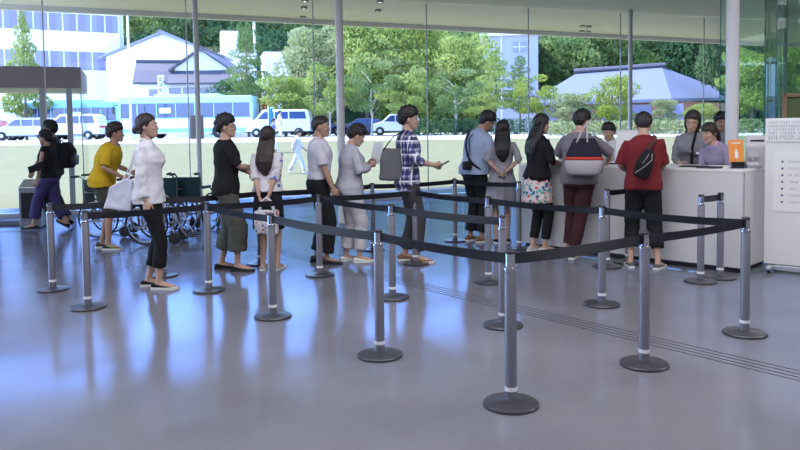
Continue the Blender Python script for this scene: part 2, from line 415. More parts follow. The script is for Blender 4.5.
    if hair == 'bob':
        me = remesh(hb, .006, 1)
        bm = bmesh.new(); bm.from_mesh(me); inv = HM.inverted()
        for v in list(bm.verts):
            q = inv @ v.co
            if q.z < .052 and q.y > .035 and abs(q.x) < .075: v.co = HM @ V((q.x*.9, .02, q.z))
        bm.to_mesh(me); bm.free()
    elif hair in ('bun', 'long', 'longb', 'pony'):
        me = remesh(hb, .0065, 1, fold=.006, fscale=(40, 40, 6), seed=seed)
    else: me = hb.mesh('hair')
    put(hn, me, hm, root, True)
    # ---- clothes
    t_ = dict(kind='tee', sleeve=.5, mat=m_black, hem=.86, loose=.014, flare=.0)
    t_.update(top or {})
    b = M(); lo = t_['loose']; secs = []
    for z, a, d, y in torso:
        if z < t_['hem']-.03 or z > 1.45: continue
        kk = max(0, (1.30-z)/.5); l2 = lo if z < 1.28 else lerp(lo, max(.016, lo*.5), min(1, (z-1.28)/.10)); secs.append((z, a+l2+kk*t_['flare'], d+l2+kk*t_['flare'], y))
    z0 = t_['hem']; q = secs[0]; hwm = max(x[1] for x in secs if x[0] < 1.1)
    secs = [(z0, max(q[1], hwm), max(q[2], .125+lo*.5+t_['flare']*.8), q[3])]+[x for x in secs if x[0] > z0+.015]
    nk = .066*(.85 if fem else 1)
    secs.append((1.444, nk+.014, nk+.006, -.012))
    if not t_.get('vneck'): secs.append((1.452, nk+.002, nk, -.010))
    loft_b(b, secs, 26, 2.3)
    for sd, k in (('R', 1), ('L', -1)):
        sh, el, wr = J['sh'+sd], J['el'+sd], J['wr'+sd]; sl = t_['sleeve']; q = (.9 if fem else 1)
        if sl <= 0:
            b.ell(Sm @ (sh+V((0, 0, .0))), (.05*S,)*3); continue
        path = [tb((k*shx*.55, -.01, 1.345)), sh+V((0, 0, -.020))]; rad = [.042, .046]
        L1 = .275; L2 = .245; tot = L1+L2; e = sl*tot
        if e <= L1: path += [lerp(sh, el, e/L1*.5), lerp(sh, el, e/L1)]; rad += [.055, .060]
        else:
            path += [lerp(sh, el, .5), el, lerp(el, wr, (e-L1)/L2*.5), lerp(el, wr, (e-L1)/L2)]; w = t_.get('cuff', .040); rad += [.052, .049, .046, w]
        b.tube([S_(x) for x in path], [S*q*r+(lo-.014)*.6 for r in rad], 14, round_ends=False)
    me = remesh(b, .011, 2, fold=t_.get('fold', .010), fscale=(7, 7, 9), seed=seed)
    garment = put({'tee': 't_shirt', 'shirt': 'shirt', 'jacket': 'jacket', 'dress': 'dress_top', 'tank': 'sleeveless_top', 'blouse': 'blouse'}[t_['kind']], me, t_['mat'], root, True)
    if t_['kind'] in ('shirt', 'jacket', 'blouse') and t_.get('collar', True):
        b = M(); cm = t_.get('collarmat', t_['mat']); rs = []
        for (z, kx, ky, dz) in ((1.425, .080, .072, 0), (1.450, .071, .064, 0), (1.468, .067, .060, 0), (1.462, .076, .068, 0), (1.438, .088, .080, 0)):
            rs.append([Sm @ tb((kx*q_*cos(a), -.008+ky*q_*sin(a)-(.0 if sin(a) < .3 else 0), z-(.035*max(0, sin(a)))*1.0)) for q_ in [(.9 if fem else 1)] for a in [2*pi*i/24 for i in range(24)]])
        b.rings(rs, None, caps=False); o_ = b.build('collar', cm, garment, True)
        sm = o_.modifiers.new('thickness', 'SOLIDIFY'); sm.thickness = .003
    if t_.get('buttons'):
        b = M()
        for z in (1.0, 1.08, 1.16, 1.24, 1.32):
            b.ell(Sm @ tb((.0, .135+lo, z)), (.006, .003, .006), 8, 6)
        b.build('button', t_['buttons'], garment, True)
    # bottoms
    bo = dict(kind='trousers', mat=m_black, top=.088, knee=.066, hem=.062, len=.93, rise=1.03)
    bo.update(bottom or {})
    if bo['kind'] in ('trousers', 'shorts'):
        b = M(); secs = [(z, a+.018, d+.018, y) for z, a, d, y in torso if .80 < z <= bo['rise']]
        loft_b(b, [(.77, .05, .06, 0), (.80, .11, .09, 0)]+secs, 24)
        for sd in 'RL':
            hp, kn, an = J['hp'+sd], J['kn'+sd], J['an'+sd]; ln = bo['len']
            path = [hp+V((0, 0, -.02)), lerp(hp, kn, .5)]; rad = [bo['top']+.004, (bo['top']*.6+bo['knee']*.4)+.003]
            if ln > .5:
                u = (ln-.5)*2; path += [kn, lerp(kn, an, u*.5), lerp(kn, an, u)]; rad += [bo['knee'], lerp(bo['knee'], bo['hem'], .5), bo['hem']]
            else: path += [lerp(hp, kn, ln*2)]; rad += [bo['hem']]
            b.tube([S_(x) for x in path], [S*r for r in rad], 16, round_ends=False)
        me = remesh(b, .012, 2, fold=bo.get('fold', .009), fscale=(8, 8, 11), seed=seed+9)
        put('shorts' if bo['kind'] == 'shorts' else 'trousers', me, bo['mat'], root, True)
    if bo['kind'] == 'skirt' or 'skirt' in bo:
        k = bo.get('skirt', bo); zt, zb = k.get('zt', 1.05), k['zb']; fl = k['flare']; b = M(); rs = []
        for i in range(15):
            u = i/14; z = lerp(zt, zb, u); a = lerp(.13, .172, min(1, u*2.2))+fl*u; d = lerp(.098, .125, min(1, u*2.2))+fl*u; n = 96
            pl = k.get('pleat', .006)*u
            rs.append([Sm @ (bendM(max(z, .9) if z > .9 else .5) @ V(((a+pl*sin(12*t+1.5*sin(3*t)))*cos(t), -.01+(d+pl*sin(12*t+1.5*sin(3*t)))*sin(t), z))) for t in [2*pi*j/n for j in range(n)]])
        inner = [[p*1 for p in r] for r in rs[::-1]]
        for r in inner:
            cx = sum((p.x for p in r))/len(r); cy = sum((p.y for p in r))/len(r)
            for p in r: p.x = cx+(p.x-cx)*.975; p.y = cy+(p.y-cy)*.975
        b.rings(rs+inner, None, caps=False); b.build('skirt', k['mat'], root, True)
    if bo.get('belt'):
        b = M(); loft_b(b, [(z, a+.016, d+.016, y) for z, a, d, y in [(1.0, .158*slim, .107*slim, -.005), (1.035, .152*slim, .103*slim, -.003)]], 24); b.build('belt', bo['belt'], root, True)
    # shoes
    shd = dict(mat=m_black, sole=m_rub, heel=0, low=False); shd.update(shoes or {})
    for sd in 'RL':
        FM = J['FM'+sd] @ Matrix.Scale(1.0, 4); b = M()
        up_ = [(-.075, .022, .016, -.040), (-.068, .034, .030, -.038), (-.03, .038, .034, -.036), (.02, .040, .030, -.042), (.07, .045, .022, -.052), (.12, .046, .017, -.058), (.16, .038, .014, -.062), (.185, .016, .008, -.066)]
        if shd.get('low'): up_ = [(y, w, hh*.75, z-.006) for y, w, hh, z in up_]
        rs = [[FM @ V((w*cos(a), y, z+hh*sin(a))) for a in [2*pi*i/18 for i in range(18)]] for y, w, hh, z in up_]
        b.rings(rs); me = b.mesh('shoe')
        shoe = put('sandal' if shd.get('sandal') else 'shoe', me, shd['mat'], root, True)
        b = M(); out = [(-.080, .02), (-.072, .034), (-.03, .039), (.02, .038), (.07, .046), (.12, .048), (.165, .038), (.192, .014)]
        rs = [[FM @ V(p) for p in ((-w, y, -.081), (w, y, -.081), (w*1.02, y, -.056), (-w*1.02, y, -.056))] for y, w in out]
        b.rings(rs); b.build('sole', shd['sole'], shoe, False)
    return P
def held(P, name, label, cat, base, group=None):       # an Empty for a thing that a person carries; base in the person's own frame
    p = Matrix.Translation(P.loc) @ Matrix.Rotation(P.rz, 4, 'Z') @ V(base)
    return empty(name, p, P.rz, label, cat, group)

# ------------------------------------------------------------------ the hall
gd = V((.939, .343, 0)).normalized(); gn = V((-gd.y, gd.x, 0))          # along the glass wall / outwards
G0 = V((-4.27, 15.05, 0)); SP = 2.616; CEIL = 4.42
yaw_g = math.atan2(gd.y, gd.x)
def gp(k, off=0, z=0): return G0+gd*(SP*k)+gn*off+V((0, 0, z))
m_floor, nt, bs = nodes('polished_grey_floor')
N, L = nt.nodes, nt.links
tc = N.new('ShaderNodeTexCoord'); n1 = N.new('ShaderNodeTexNoise'); n1.inputs['Scale'].default_value = 1.1; n1.inputs['Detail'].default_value = 8
mp = N.new('ShaderNodeMapping'); L.new(tc.outputs['Object'], mp.inputs[0]); L.new(mp.outputs[0], n1.inputs[0])
rp = N.new('ShaderNodeValToRGB'); rp.color_ramp.elements[0].color = (.180, .175, .195, 1); rp.color_ramp.elements[1].color = (.235, .228, .250, 1)
rp.color_ramp.elements[0].position = .3; rp.color_ramp.elements[1].position = .7
L.new(n1.outputs[0], rp.inputs[0]); L.new(rp.outputs[0], bs.inputs['Base Color'])
n2 = N.new('ShaderNodeTexNoise'); n2.inputs['Scale'].default_value = 2.2; n2.inputs['Detail'].default_value = 5; L.new(tc.outputs['Object'], n2.inputs[0])
mr = N.new('ShaderNodeMapRange'); mr.inputs[3].default_value = .10; mr.inputs[4].default_value = .20; L.new(n2.outputs[0], mr.inputs[0])
bp = N.new('ShaderNodeBump'); bp.inputs['Strength'].default_value = .05; bp.inputs['Distance'].default_value = .01; L.new(n2.outputs[0], bp.inputs['Height']); L.new(bp.outputs[0], bs.inputs['Normal'])
bs.inputs['Roughness'].default_value = .6; bs.inputs['Specular IOR Level'].default_value = 0
gls = N.new('ShaderNodeBsdfGlossy'); gls.inputs['Color'].default_value = (.53, .67, 1, 1); L.new(mr.outputs[0], gls.inputs['Roughness']); L.new(bp.outputs[0], gls.inputs['Normal'])
frs = N.new('ShaderNodeFresnel'); frs.inputs[0].default_value = 1.9; mxs = N.new('ShaderNodeMixShader')
L.new(frs.outputs[0], mxs.inputs[0]); L.new(bs.outputs[0], mxs.inputs[1]); L.new(gls.outputs[0], mxs.inputs[2]); L.new(mxs.outputs[0], N['Material Output'].inputs['Surface'])
b = M(); b.prism([gp(-4, 0), gp(10, 0), (21, -9, 0), (-18, -9, 0)], (0, 0, -.2)); tag(b.build('floor', m_floor), kind='structure')
l0, l1 = floor_at(0, 209), floor_at(450, 186.5); ld = (l1-l0).normalized(); LA, LB = l0-ld*22, l1+ld*60        # where the terrace ends and the lawn begins
b = M(); b.prism([gp(-14, 0), gp(26, 0), LB, LA], (0, 0, -.2)); tag(b.build('terrace', m_floor), kind='structure')
m_ceil, nt, bs = nodes('ceiling_panels'); N, L = nt.nodes, nt.links
tc = N.new('ShaderNodeTexCoord'); mp = N.new('ShaderNodeMapping'); mp.inputs['Rotation'].default_value = (0, 0, -yaw_g); mp.inputs['Scale'].default_value = (.5, 3, 1)
n1 = N.new('ShaderNodeTexNoise'); n1.inputs['Scale'].default_value = .8; n1.inputs['Detail'].default_value = 3; L.new(tc.outputs['Object'], mp.inputs[0]); L.new(mp.outputs[0], n1.inputs[0])
rp = N.new('ShaderNodeValToRGB'); rp.color_ramp.elements[0].color = (.90, .86, .74, 1); rp.color_ramp.elements[1].color = (.96, .93, .83, 1); L.new(n1.outputs[0], rp.inputs[0]); L.new(rp.outputs[0], bs.inputs['Base Color']); bs.inputs['Roughness'].default_value = .6
e0, e1 = floor_at(0, 9, CEIL-.12), floor_at(700, 42.5, CEIL-.12); e0.z = e1.z = 0; ea, eb = e0-(e1-e0)*.25, e1+(e1-e0)*.9
b = M(); b.prism([ea+V((0, 0, CEIL)), eb+V((0, 0, CEIL)), (32, -9, CEIL), (-18, -9, CEIL)], (0, 0, .5)); tag(b.build('ceiling', m_ceil), kind='structure')
b = M(); dd = (eb-ea).normalized(); b.prism([ea+V((0, 0, CEIL-.12)), eb+V((0, 0, CEIL-.12)), eb+gn*.12+V((0, 0, CEIL-.12)), ea+gn*.12+V((0, 0, CEIL-.12))], (0, 0, .7)); tag(b.build('trim_1', mat('roof_edge_metal', (.92, .92, .90), .4, var=.03)), kind='structure')
m_wall = mat('grey_wall_plaster', (.22, .22, .24), .8, var=.03, scale=2)
b = M(); b.prism([(20, -9, 0), (20.2, -9, 0), (20.2, 24, 0), (20, 24, 0)], (0, 0, CEIL)); tag(b.build('wall_right_glare_block', m_wall), kind='structure')  # unseen wall added to block the bright open side mirrored in the glass
b = M(); b.box((6, -9.1, CEIL/2), (48, .2, CEIL)); tag(b.build('wall_back', m_wall), kind='structure')
b = M(); b.prism([(-18, -9, 0), (-17.8, -9, 0), (-17.6, 6, 0), (-17.8, 6, 0)], (0, 0, CEIL)); tag(b.build('wall_left', m_wall), kind='structure')
# glass wall: panes, silicone joints, sill, slim columns
gl = glass_mat('clear_glass', (.96, .975, .97), .3); gg = glass_mat('green_glass', (.55, .80, .70), 1.1)
m_joint = mat('silicone_joint', (.78, .82, .82), .4, var=.05); m_alu = mat('pale_aluminium', (.62, .65, .70), .35, .6, .04)
m_col = mat('column_paint', (.84, .84, .88), .35, var=.03)
for i in range(-4, 10):
    a, c_ = gp(i, 0, .06), gp(i+1, 0, .06); w_ = empty('window_%d' % (i+5)); w_['kind'] = 'structure'
    b = M(); b.prism([a+gd*.012, c_-gd*.012, c_-gd*.012+gn*.02, a+gd*.012+gn*.02], (0, 0, CEIL-.09)); b.build('glass_pane', gl, w_)
    b = M(); b.prism([a-gd*.012, a+gd*.012, a+gd*.012+gn*.02, a-gd*.012+gn*.02], (0, 0, CEIL-.09)); b.build('joint', m_joint, w_)
b = M(); b.prism([gp(-4, -.06), gp(10, -.06), gp(10, .10), gp(-4, .10)], (0, 0, .07)); tag(b.build('trim_2', m_alu), kind='structure')
def column(pos, r, lab):
    b = M(); b.lathe([(r*1.0, 0), (r, .02), (r, CEIL-.02), (r, CEIL)], 24); o = b.build('column', m_col, None, True, 0, pos)
    tag(o, lab, 'column')
def on_line(px, py=150, off=-.25):       # the spot on the glass wall line seen in column px
    d = ray(px, py); d.z = 0; g = gp(0, off); t = (g.x*gn.x+g.y*gn.y)/(d.x*gn.x+d.y*gn.y); return V((d.x*t, d.y*t, 0))
column(on_line(199), .050, 'slim white steel column by the glass wall above the folded wheelchairs')
column(on_line(630, off=-.3), .053, 'slim white steel column seen just left of the man in the red shirt')
q = at(340.5, 110, 12.3); column((q.x, q.y, 0), .066, 'white steel column behind the woman in pale grey reading a sheet')
q = at(732, 110, 9.6); column((q.x, q.y, 0), .081, 'thick white steel column rising behind the right end of the counter')
# grooves in the floor
m_groove = mat('dark_groove', (.035, .035, .045), .5, var=.1)
A, B = floor_at(240, 242.5), floor_at(800, 376); dr = (B-A).normalized(); nr = V((-dr.y, dr.x, 0)); A = A-dr*6; B = B+dr*6
for i in range(4):
    o_ = nr*(i-1.5)*.062; b = M(); b.prism([A+o_+nr*.005, A+o_-nr*.005, B+o_-nr*.005, B+o_+nr*.005], (0, 0, .0015))
    tag(b.build('trim_%d' % (3+i), m_groove), kind='structure')
p0, p1 = floor_at(-60, 233.5), floor_at(40, 231.5); b = M(); b.prism([p0, p1, p1+V((0, .05, 0)), p0+V((0, .05, 0))], (0, 0, .003)); tag(b.build('trim_7', m_groove), kind='structure')

# ------------------------------------------------------------------ entrance vestibule (left)
m_brown = mat('brown_header_paint', (.50, .42, .47), .5, var=.05); m_post = mat('grey_metal_post', (.50, .53, .60), .4, .2, .05)
d_ = ray(83, 140); d_.z = 0; g_ = gp(0, .12); v0 = d_*((g_.x*gn.x+g_.y*gn.y)/(d_.x*gn.x+d_.y*gn.y)); ve = empty('entrance_vestibule', v0, yaw_g, 'glazed entrance vestibule with a brown header beam at the far left', 'vestibule')
def vx(px):      # distance along the vestibule front from its right corner
    d = ray(px, 140); d.z = 0; t = (v0.x*gn.x+v0.y*gn.y)/(d.x*gn.x+d.y*gn.y); return (V((d.x*t, d.y*t, 0))-v0).dot(gd)
x1 = 0; x0 = -8.0; zt = at(83, 67, v0.y).z; zb = at(83, 88, v0.y).z; dep = 2.3
b = M(); b.box(((x0+x1)/2, .08, (zt+zb)/2), (x1-x0, .16, zt-zb)); b.box((x1-.08, dep/2+.1, (zt+zb)/2), (.16, dep-.1, zt-zb)); b.build('header', m_brown, ve, bevel=.01)
b = M(); b.box(((x0+x1)/2, dep/2+.16, zb+.05), (x1-x0-.2, dep-.1, .08)); b.build('canopy_lining', mat('cream_lining', (.7, .69, .63), .7, var=.03), ve)
for px in (43.5, 70.5, -8): b = M(); b.box((vx(px), .07, zb/2), (.10, .10, zb)); b.build('post', m_post, ve, bevel=.008)
b = M(); b.box((x1-.01, .05, zb/2), (.02, .03, zb)); b.build('glass_edge', m_joint, ve)
b = M(); b.box((vx(77), .06, zb/2), (-vx(72)-.04, .012, zb-.02)); b.build('glass_pane', gl, ve)
b = M(); b.box((x1-.02, dep/2+.1, zb/2), (.012, dep-.2, zb-.02)); b.build('glass_pane', gl, ve)
b = M(); b.box((vx(43)-2.2, .10, .02), (4.2, .30, .04)); b.build('threshold', mat('threshold_steel', (.6, .6, .63), .4, .4, .05), ve)
q = floor_at(-6, 224.5); b = M(); b.box((0, 0, .012), (1.5, .62, .024)); b.cur = 1
for i in range(9): b.box((0, -.27+i*.066, .026), (1.44, .03, .006))
tag(b.build('door_mat', [mat('mat_grey', (.09, .09, .10), .9, var=.2), m_rubb], None, loc=q), 'dark ribbed door mat in front of the entrance vestibule', 'mat')

# ------------------------------------------------------------------ queue barriers
m_pole = mat('anthracite_tube', (.20, .20, .24), .42, .45, .06, 30); m_cap = mat('black_cap', (.03, .03, .035), .4, var=.1)
m_belt = mat('black_webbing', (.010, .011, .018), .6, var=.15, scale=60, bump=.3, bscale=300, spec=.4)
HP = .87
st0 = empty('barrier_post', (0, 0, 0))
b = M(); b.lathe([(.150, 0), (.155, .004), (.155, .014), (.150, .019), (.10, .024), (.045, .030), (.036, .034)], 40); b.build('base', mat('dark_cast_base', (.075, .075, .09), .3, .4, .08, 20), st0, 'auto')
b = M(); b.lathe([(.0335, .028), (.0335, .765), (.031, .77)], 28); b.build('pole', m_pole, st0, 'auto')
b = M(); b.lathe([(.0350, .085), (.0350, .108)], 28); b.build('label_band', mat('white_band', (.85, .85, .9), .5, var=.02), st0, 'auto')
b = M(); b.lathe([(.0365, .762), (.0365, .776), (.0275, .780), (.0275, .852), (.024, .856)], 28)
b.box((.0, -.028, .82), (.03, .012, .056)); b.build('belt_cassette', m_chrome, st0, 'auto')
b = M(); b.lathe([(.030, .852), (.030, .864), (.026, .869), (.010, .871)], 28); b.build('cap', m_cap, st0, 'auto')
posts = {
 1: (53, 290, 'leftmost barrier post, standing at the far left beyond the people walking in'),
 2: (88, 308, 'second barrier post from the left, just left of the woman in the white jacket'),
 3: (163.5, 276, 'barrier post half hidden behind the woman in the white jacket'),
 4: (209, 291, 'barrier post in front of the man in the black T-shirt'),
 5: (273, 317, 'barrier post in front of the woman in the floral white blouse'),
 6: (320, 275.5, 'barrier post in front of the man in the white short-sleeved shirt'),
 7: (260, 264, 'barrier post mostly hidden behind the legs of the woman in the floral blouse'),
 8: (373, 250, 'dark barrier post just right of the woman in pale grey trousers'),
 9: (392.5, 298, 'barrier post standing behind and right of the front-row one at the picture centre'),
 10: (380, 356, 'front-row barrier post left of the nearest one'),
 11: (415.5, 264, 'barrier post in front of the legs of the man in the plaid shirt'),
 12: (455, 241, 'dark far-row barrier post between the plaid shirt man and the blue shirt man'),
 13: (488.5, 282.5, 'barrier post at the belt corner in front of the long-haired woman in grey'),
 14: (503, 326, 'barrier post directly behind the nearest one, ending a belt'),
 15: (511, 405, 'nearest and largest barrier post, in the centre foreground'),
 16: (519, 249, 'barrier post between the long-haired woman in grey and the counter'),
 17: (602, 305, 'barrier post in front of the man in maroon trousers'),
 18: (607, 267, 'left post of the short barrier beside the man in maroon trousers'),
 19: (628, 263, 'right post of the short barrier, by the left leg of the red shirt man'),
 20: (644, 365, 'barrier post in the right foreground, second nearest'),
 21: (700.5, 282, 'left post of the short barrier by the right end of the counter'),
 22: (720, 278, 'right post of the short barrier by the right end of the counter'),
 23: (744.5, 334, 'rightmost barrier post, at the right corner of the queue')}
PO = {}
links = {1: [3], 3: [7], 7: [8], 8: [12], 12: [16], 2: [4], 4: [5, 6], 5: [10], 10: [15], 15: [20], 20: [23], 23: [17], 17: [13], 13: [11], 11: [6], 6: [9], 9: [14], 18: [19], 21: [22]}
for k, (px, py, lab) in posts.items():
    p = floor_at(px, py)
    o = st0 if k == 1 else copy_tree(st0)
    o.location = p; o['label'] = lab; o['category'] = 'barrier post'; o['group'] = 'belt barrier posts of the queue'; PO[k] = (o, p)
for k, ts in links.items():
    o, p = PO[k]
    for t in ts:
        q = PO[t][1]; d = (q-p); ln = d.length; u = d.normalized(); n = V((-u.y, u.x, 0)); rs = []
        a0, a1 = .026, ln-.030
        for i in range(13):
            w = i/12; cpt = u*lerp(a0, a1, w)+V((0, 0, .822-.020*4*w*(1-w)*min(1, ln/2)))
            ex = .030*1; tw = .012*sin(pi*w)*(1 if k % 2 else -1); m2 = n*.0012
            rs.append([cpt+n*tw+V((0, 0, ex))+m2, cpt-n*tw-V((0, 0, ex))+m2, cpt-n*tw-V((0, 0, ex))-m2, cpt+n*tw+V((0, 0, ex))-m2])
        b = M(); b.rings(rs); b.box(u*(ln-.030)+V((0, 0, .822)), (.010, .034, .064), rz=math.atan2(u.y, u.x))
        b.build('belt', m_belt, o)
        if ts.index(t) == 0: o.rotation_euler = (0, 0, 0)

# ------------------------------------------------------------------ counter, sign and desk things
cA, cB = floor_at(519, 246.3), floor_at(741, 274.5); cd = (cB-cA).normalized(); cn = V((-cd.y, cd.x, 0)); CH = 1.085; cl = (cB-cA).length
yaw_c = math.atan2(cd.y, cd.x)
m_cnt = mat('counter_laminate', (.66, .65, .67), .5, var=.02, scale=2)
ct = empty('reception_counter', cA, yaw_c, 'long white reception counter where the queue ends', 'counter')
dp = .85
b = M(); b.box((cl/2, .02, .04+.5*(CH-.03)), (cl, .04, CH-.07)); b.build('front_panel', m_cnt, ct, bevel=.003)
b = M(); b.box((cl-.02, dp/2+.04, .04+.5*(CH-.03)), (.04, dp-.08, CH-.07)); b.build('side_panel', m_cnt, ct, bevel=.003)
b = M(); b.box((.02, dp/2+.04, .04+.5*(CH-.03)), (.04, dp-.08, CH-.07)); b.build('side_panel', m_cnt, ct, bevel=.003)
b = M(); b.box((cl/2, .06+.02, .02), (cl-.12, .04, .04)); b.box((cl-.09, dp/2, .02), (.04, dp-.12, .04)); b.build('plinth', m_rubb, ct)
b = M(); b.box((cl/2, dp/2, CH-.015), (cl+.01, dp+.01, .03)); b.build('worktop', m_white, ct, bevel=.004)
b = M()
for x in (cl-1.9, cl-3.8): b.box((x, -.0012, .56), (.004, .002, .98))
b.build('panel_seam', m_joint, ct)
def cpos(px, py, back=0): 
    q = floor_at(px, py, CH); return q+cn*back
def on_counter(name, px, py, label, cat, rz=yaw_c): return empty(name, floor_at(px, py, CH), rz, label, cat)
# orange leaflet stand
o = empty('leaflet_stand', cB+cn*.30-cd*.17+V((0, 0, CH)), -.1, 'small clear stand holding an orange leaflet on the counter corner', 'leaflet stand')
b = M(); b.box((0, 0, .006), (.17, .10, .012)); b.prism([(-.085, -.05, .0), (-.085, -.045, .07), (-.085, -.04, .0)], (.17, 0, 0)); b.build('base', glass_mat('acrylic', (.9, .92, .95), 1.5, .05), o)
T_ = Matrix.Translation((0, .01, .055)) @ Matrix.Rotation(R(-10), 4, 'X')
b = M(); b.box((0, 0, .125), (.155, .004, .25), T_); b.build('leaflet', mat('orange_print', (.85, .30, .06), .5, var=.04), o)
b = M(); b.loft([(.05, .002, .001, -.0035), (.06, .022, .001, -.0035), (.085, .016, .001, -.0035), (.105, .024, .001, -.0035), (.12, .010, .001, -.0035), (.14, .013, .001, -.0035), (.15, .003, .001, -.0035)], 16, T_); b.box((0, -.003, .215), (.09, .001, .012), T_); b.build('pale_print', m_paper, o)
b = M(); b.box((0, -.02, .035), (.13, .03, .07)); b.build('card_holder', m_blackp, o, bevel=.004)
# printer / terminal cluster
m_off = mat('office_grey_plastic', (.55, .55, .60), .45, var=.04); m_off2 = mat('office_dark_plastic', (.28, .28, .33), .45, var=.05)
o = empty('cash_register', cB+cn*.44-cd*.07+V((0, 0, CH)), -.15, 'grey cash register with a raised display at the right end of the counter', 'cash register')
b = M(); b.prism([(-.17, -.2, 0), (-.17, .2, 0), (-.17, .2, .16), (-.17, .02, .15), (-.17, -.2, .06)], (.34, 0, 0)); b.build('housing', m_off2, o, bevel=.01)
b = M()
for i in range(6):
    for j in range(3): b.box((-.12+i*.045, -.15+j*.05, .075+.0+j*.025), (.034, .034, .02))
b.build('keypad', m_paper, o, bevel=.003)
b = M(); b.tube([(.05, .12, .15), (.05, .12, .26)], .02, 12, round_ends=False); b.build('display_stem', m_off, o)
b = M(); b.box((.05, .12, .31), (.22, .05, .13)); b.build('display', m_off, o, bevel=.008)
o.scale = (.45, .45, .45)
o = empty('ticket_printer', cB+cn*.40+cd*.12+V((0, 0, CH)), yaw_c+.35, 'white box-shaped ticket printer behind the leaflet stand, beside the sign', 'printer')
o.location = cB+cn*.69-cd*.11+V((0, 0, CH)); o.scale = (.75, .75, 1.15)
b = M(); b.prism([(-.15, -.15, 0), (-.15, .15, 0), (-.15, .15, .30), (-.15, -.05, .30), (-.15, -.15, .20)], (.3, 0, 0)); b.build('housing', m_off, o, bevel=.012)
b = M(); b.box((0, -.105, .252), (.18, .02, .015)); b.build('paper_slot', m_blackp, o)
# books of papers and pads on the worktop
def pad(px, py, w, d, hgt, lab, m=m_paper, rz=0, name='paper_pad', cat='papers', cov=None, back=0):
    o = empty(name, floor_at(px, py, CH)+cn*back, yaw_c+rz, lab, cat)
    b = M(); b.box((0, 0, hgt/2), (w, d, hgt)); b.build('sheets', m, o, bevel=.001)
    if cov: b = M(); b.box((0, 0, hgt+.002), (w*1.02, d*1.02, .004)); b.build('cover', cov, o)
    return o
pad(690, 167.3, .30, .20, .012, 'black tray under the hands of the bob-haired receptionist', m_blackp, .2, 'document_tray', 'tray', back=.12)
pad(720, 168, .30, .20, .02, 'white folded map under the pointing hand of the ponytailed receptionist', m_paper, .1, 'folded_map', 'map', back=.10)
pad(706, 168.5, .22, .16, .02, 'dark booklet between the two receptionists on the counter', cloth('navy_cover', (.05, .05, .08)), -.2, 'booklet', 'booklet', back=.08)
pad(652, 166, .21, .15, .008, 'white form on the counter in front of the man in the red shirt', m_paper, .3, 'form_sheet', 'form', back=.10)
pad(617, 164.5, .34, .22, .018, 'black clipboard tray on the left part of the counter', m_blackp, .1, 'clipboard_tray', 'tray', cov=m_paper, back=.15)
# folded price board with a blue mark
o = empty('price_board', floor_at(610, 163.5, CH)+cn*.42, yaw_c+.3, 'white folded price board with a blue mark, left of the red shirt man', 'board')
T_ = Matrix.Rotation(R(-14), 4, 'X')
b = M(); b.box((0, 0, .20), (.30, .008, .40), T_); b.build('board_panel', m_paper, o)
b = M(); b.box((0, .19, .19), (.30, .008, .39), Matrix.Rotation(R(14), 4, 'X')); b.build('board_panel', m_paper, o)
b = M(); b.prism([(.0, -.006, .14), (.03, -.006, .14), (.07, -.006, .22), (.04, -.006, .23)], (0, -.002, 0), T_); b.build('blue_mark', mat('blue_ink', (.08, .15, .6), .5, var=.02), o)
# notice board on castors with rows of small text
sA = floor_at(763.5, 270.5); sg = empty('notice_board', sA, yaw_c+.1, 'white notice board on castors with a list of printed lines at the right edge', 'notice board')
sw = 1.15; zt_ = at(769, 118.5, sA.y).z; m_ink = mat('grey_ink', (.16, .15, .28), .7, var=.1)
b = M(); b.box((sw/2, .02, .08+(zt_-.08)/2), (sw, .035, zt_-.08)); b.build('panel', m_white, sg, bevel=.004)
b = M(); b.box((sw/2, -.004, zt_-.125), (sw-.02, .012, .235)); b.build('header_sheet', m_paper, sg)
b = M(); b.box((sw/2+.02, -.001, .95), (sw-.12, .008, .62)); b.build('notice_sheet', m_paper, sg)
rr = random.Random(3)
def glyphs(b, x0, x1, z, hgt, y, dens=.86):
    x = x0
    while x < x1:
        w = hgt*rr.uniform(.7, .95)
        if rr.random() < dens:
            b.box((x+w/2, y, z+hgt*.42), (w*.85, .001, hgt*.09)); b.box((x+w*rr.uniform(.35, .6), y, z), (hgt*.10, .001, hgt*.9))
            if rr.random() < .6: b.box((x+w/2, y, z-hgt*.1), (w*.7, .001, hgt*.09))
            if rr.random() < .5: b.box((x+w*.2, y, z-hgt*.2), (hgt*.09, .001, hgt*.4))
        x += w*1.18
for i, z in enumerate((.045, .085, .12, .155, .19, .215)):
    b = M(); glyphs(b, .03, sw-.05-(.2 if i in (1, 3) else 0), zt_-z, .024 if i != 0 else .02, -.0112); b.build('printed_line', m_ink, sg)
for i in range(7):
    b = M(); glyphs(b, .22, .22+.5*rr.uniform(.6, 1), 1.16-i*.07, .022, -.0062); pl_ = b.build('price_line', m_ink, sg)
    b = M(); b.lathe([(.012, 0), (.012, .002)], 12, Matrix.Translation((.17, -.006, 1.16-i*.07)) @ Matrix.Rotation(R(90), 4, 'X')); b.build('bullet', m_ink, pl_)
b = M(); b.box((sw/2, .02, .045), (sw-.1, .06, .05)); b.box((.08, .02, .055), (.05, .34, .03)); b.box((sw-.08, .02, .055), (.05, .34, .03)); b.build('foot_frame', m_alu, sg, bevel=.004)
for x in (.08, sw-.08):
    for y in (-.13, .17):
        b = M(); b.lathe([(.010, -.011), (.024, -.011), (.025, 0), (.024, .011), (.010, .011)], 20, Matrix.Translation((x, y, .025)) @ Matrix.Rotation(R(90), 4, 'Y')); b.build('castor', m_rubb, sg, True)
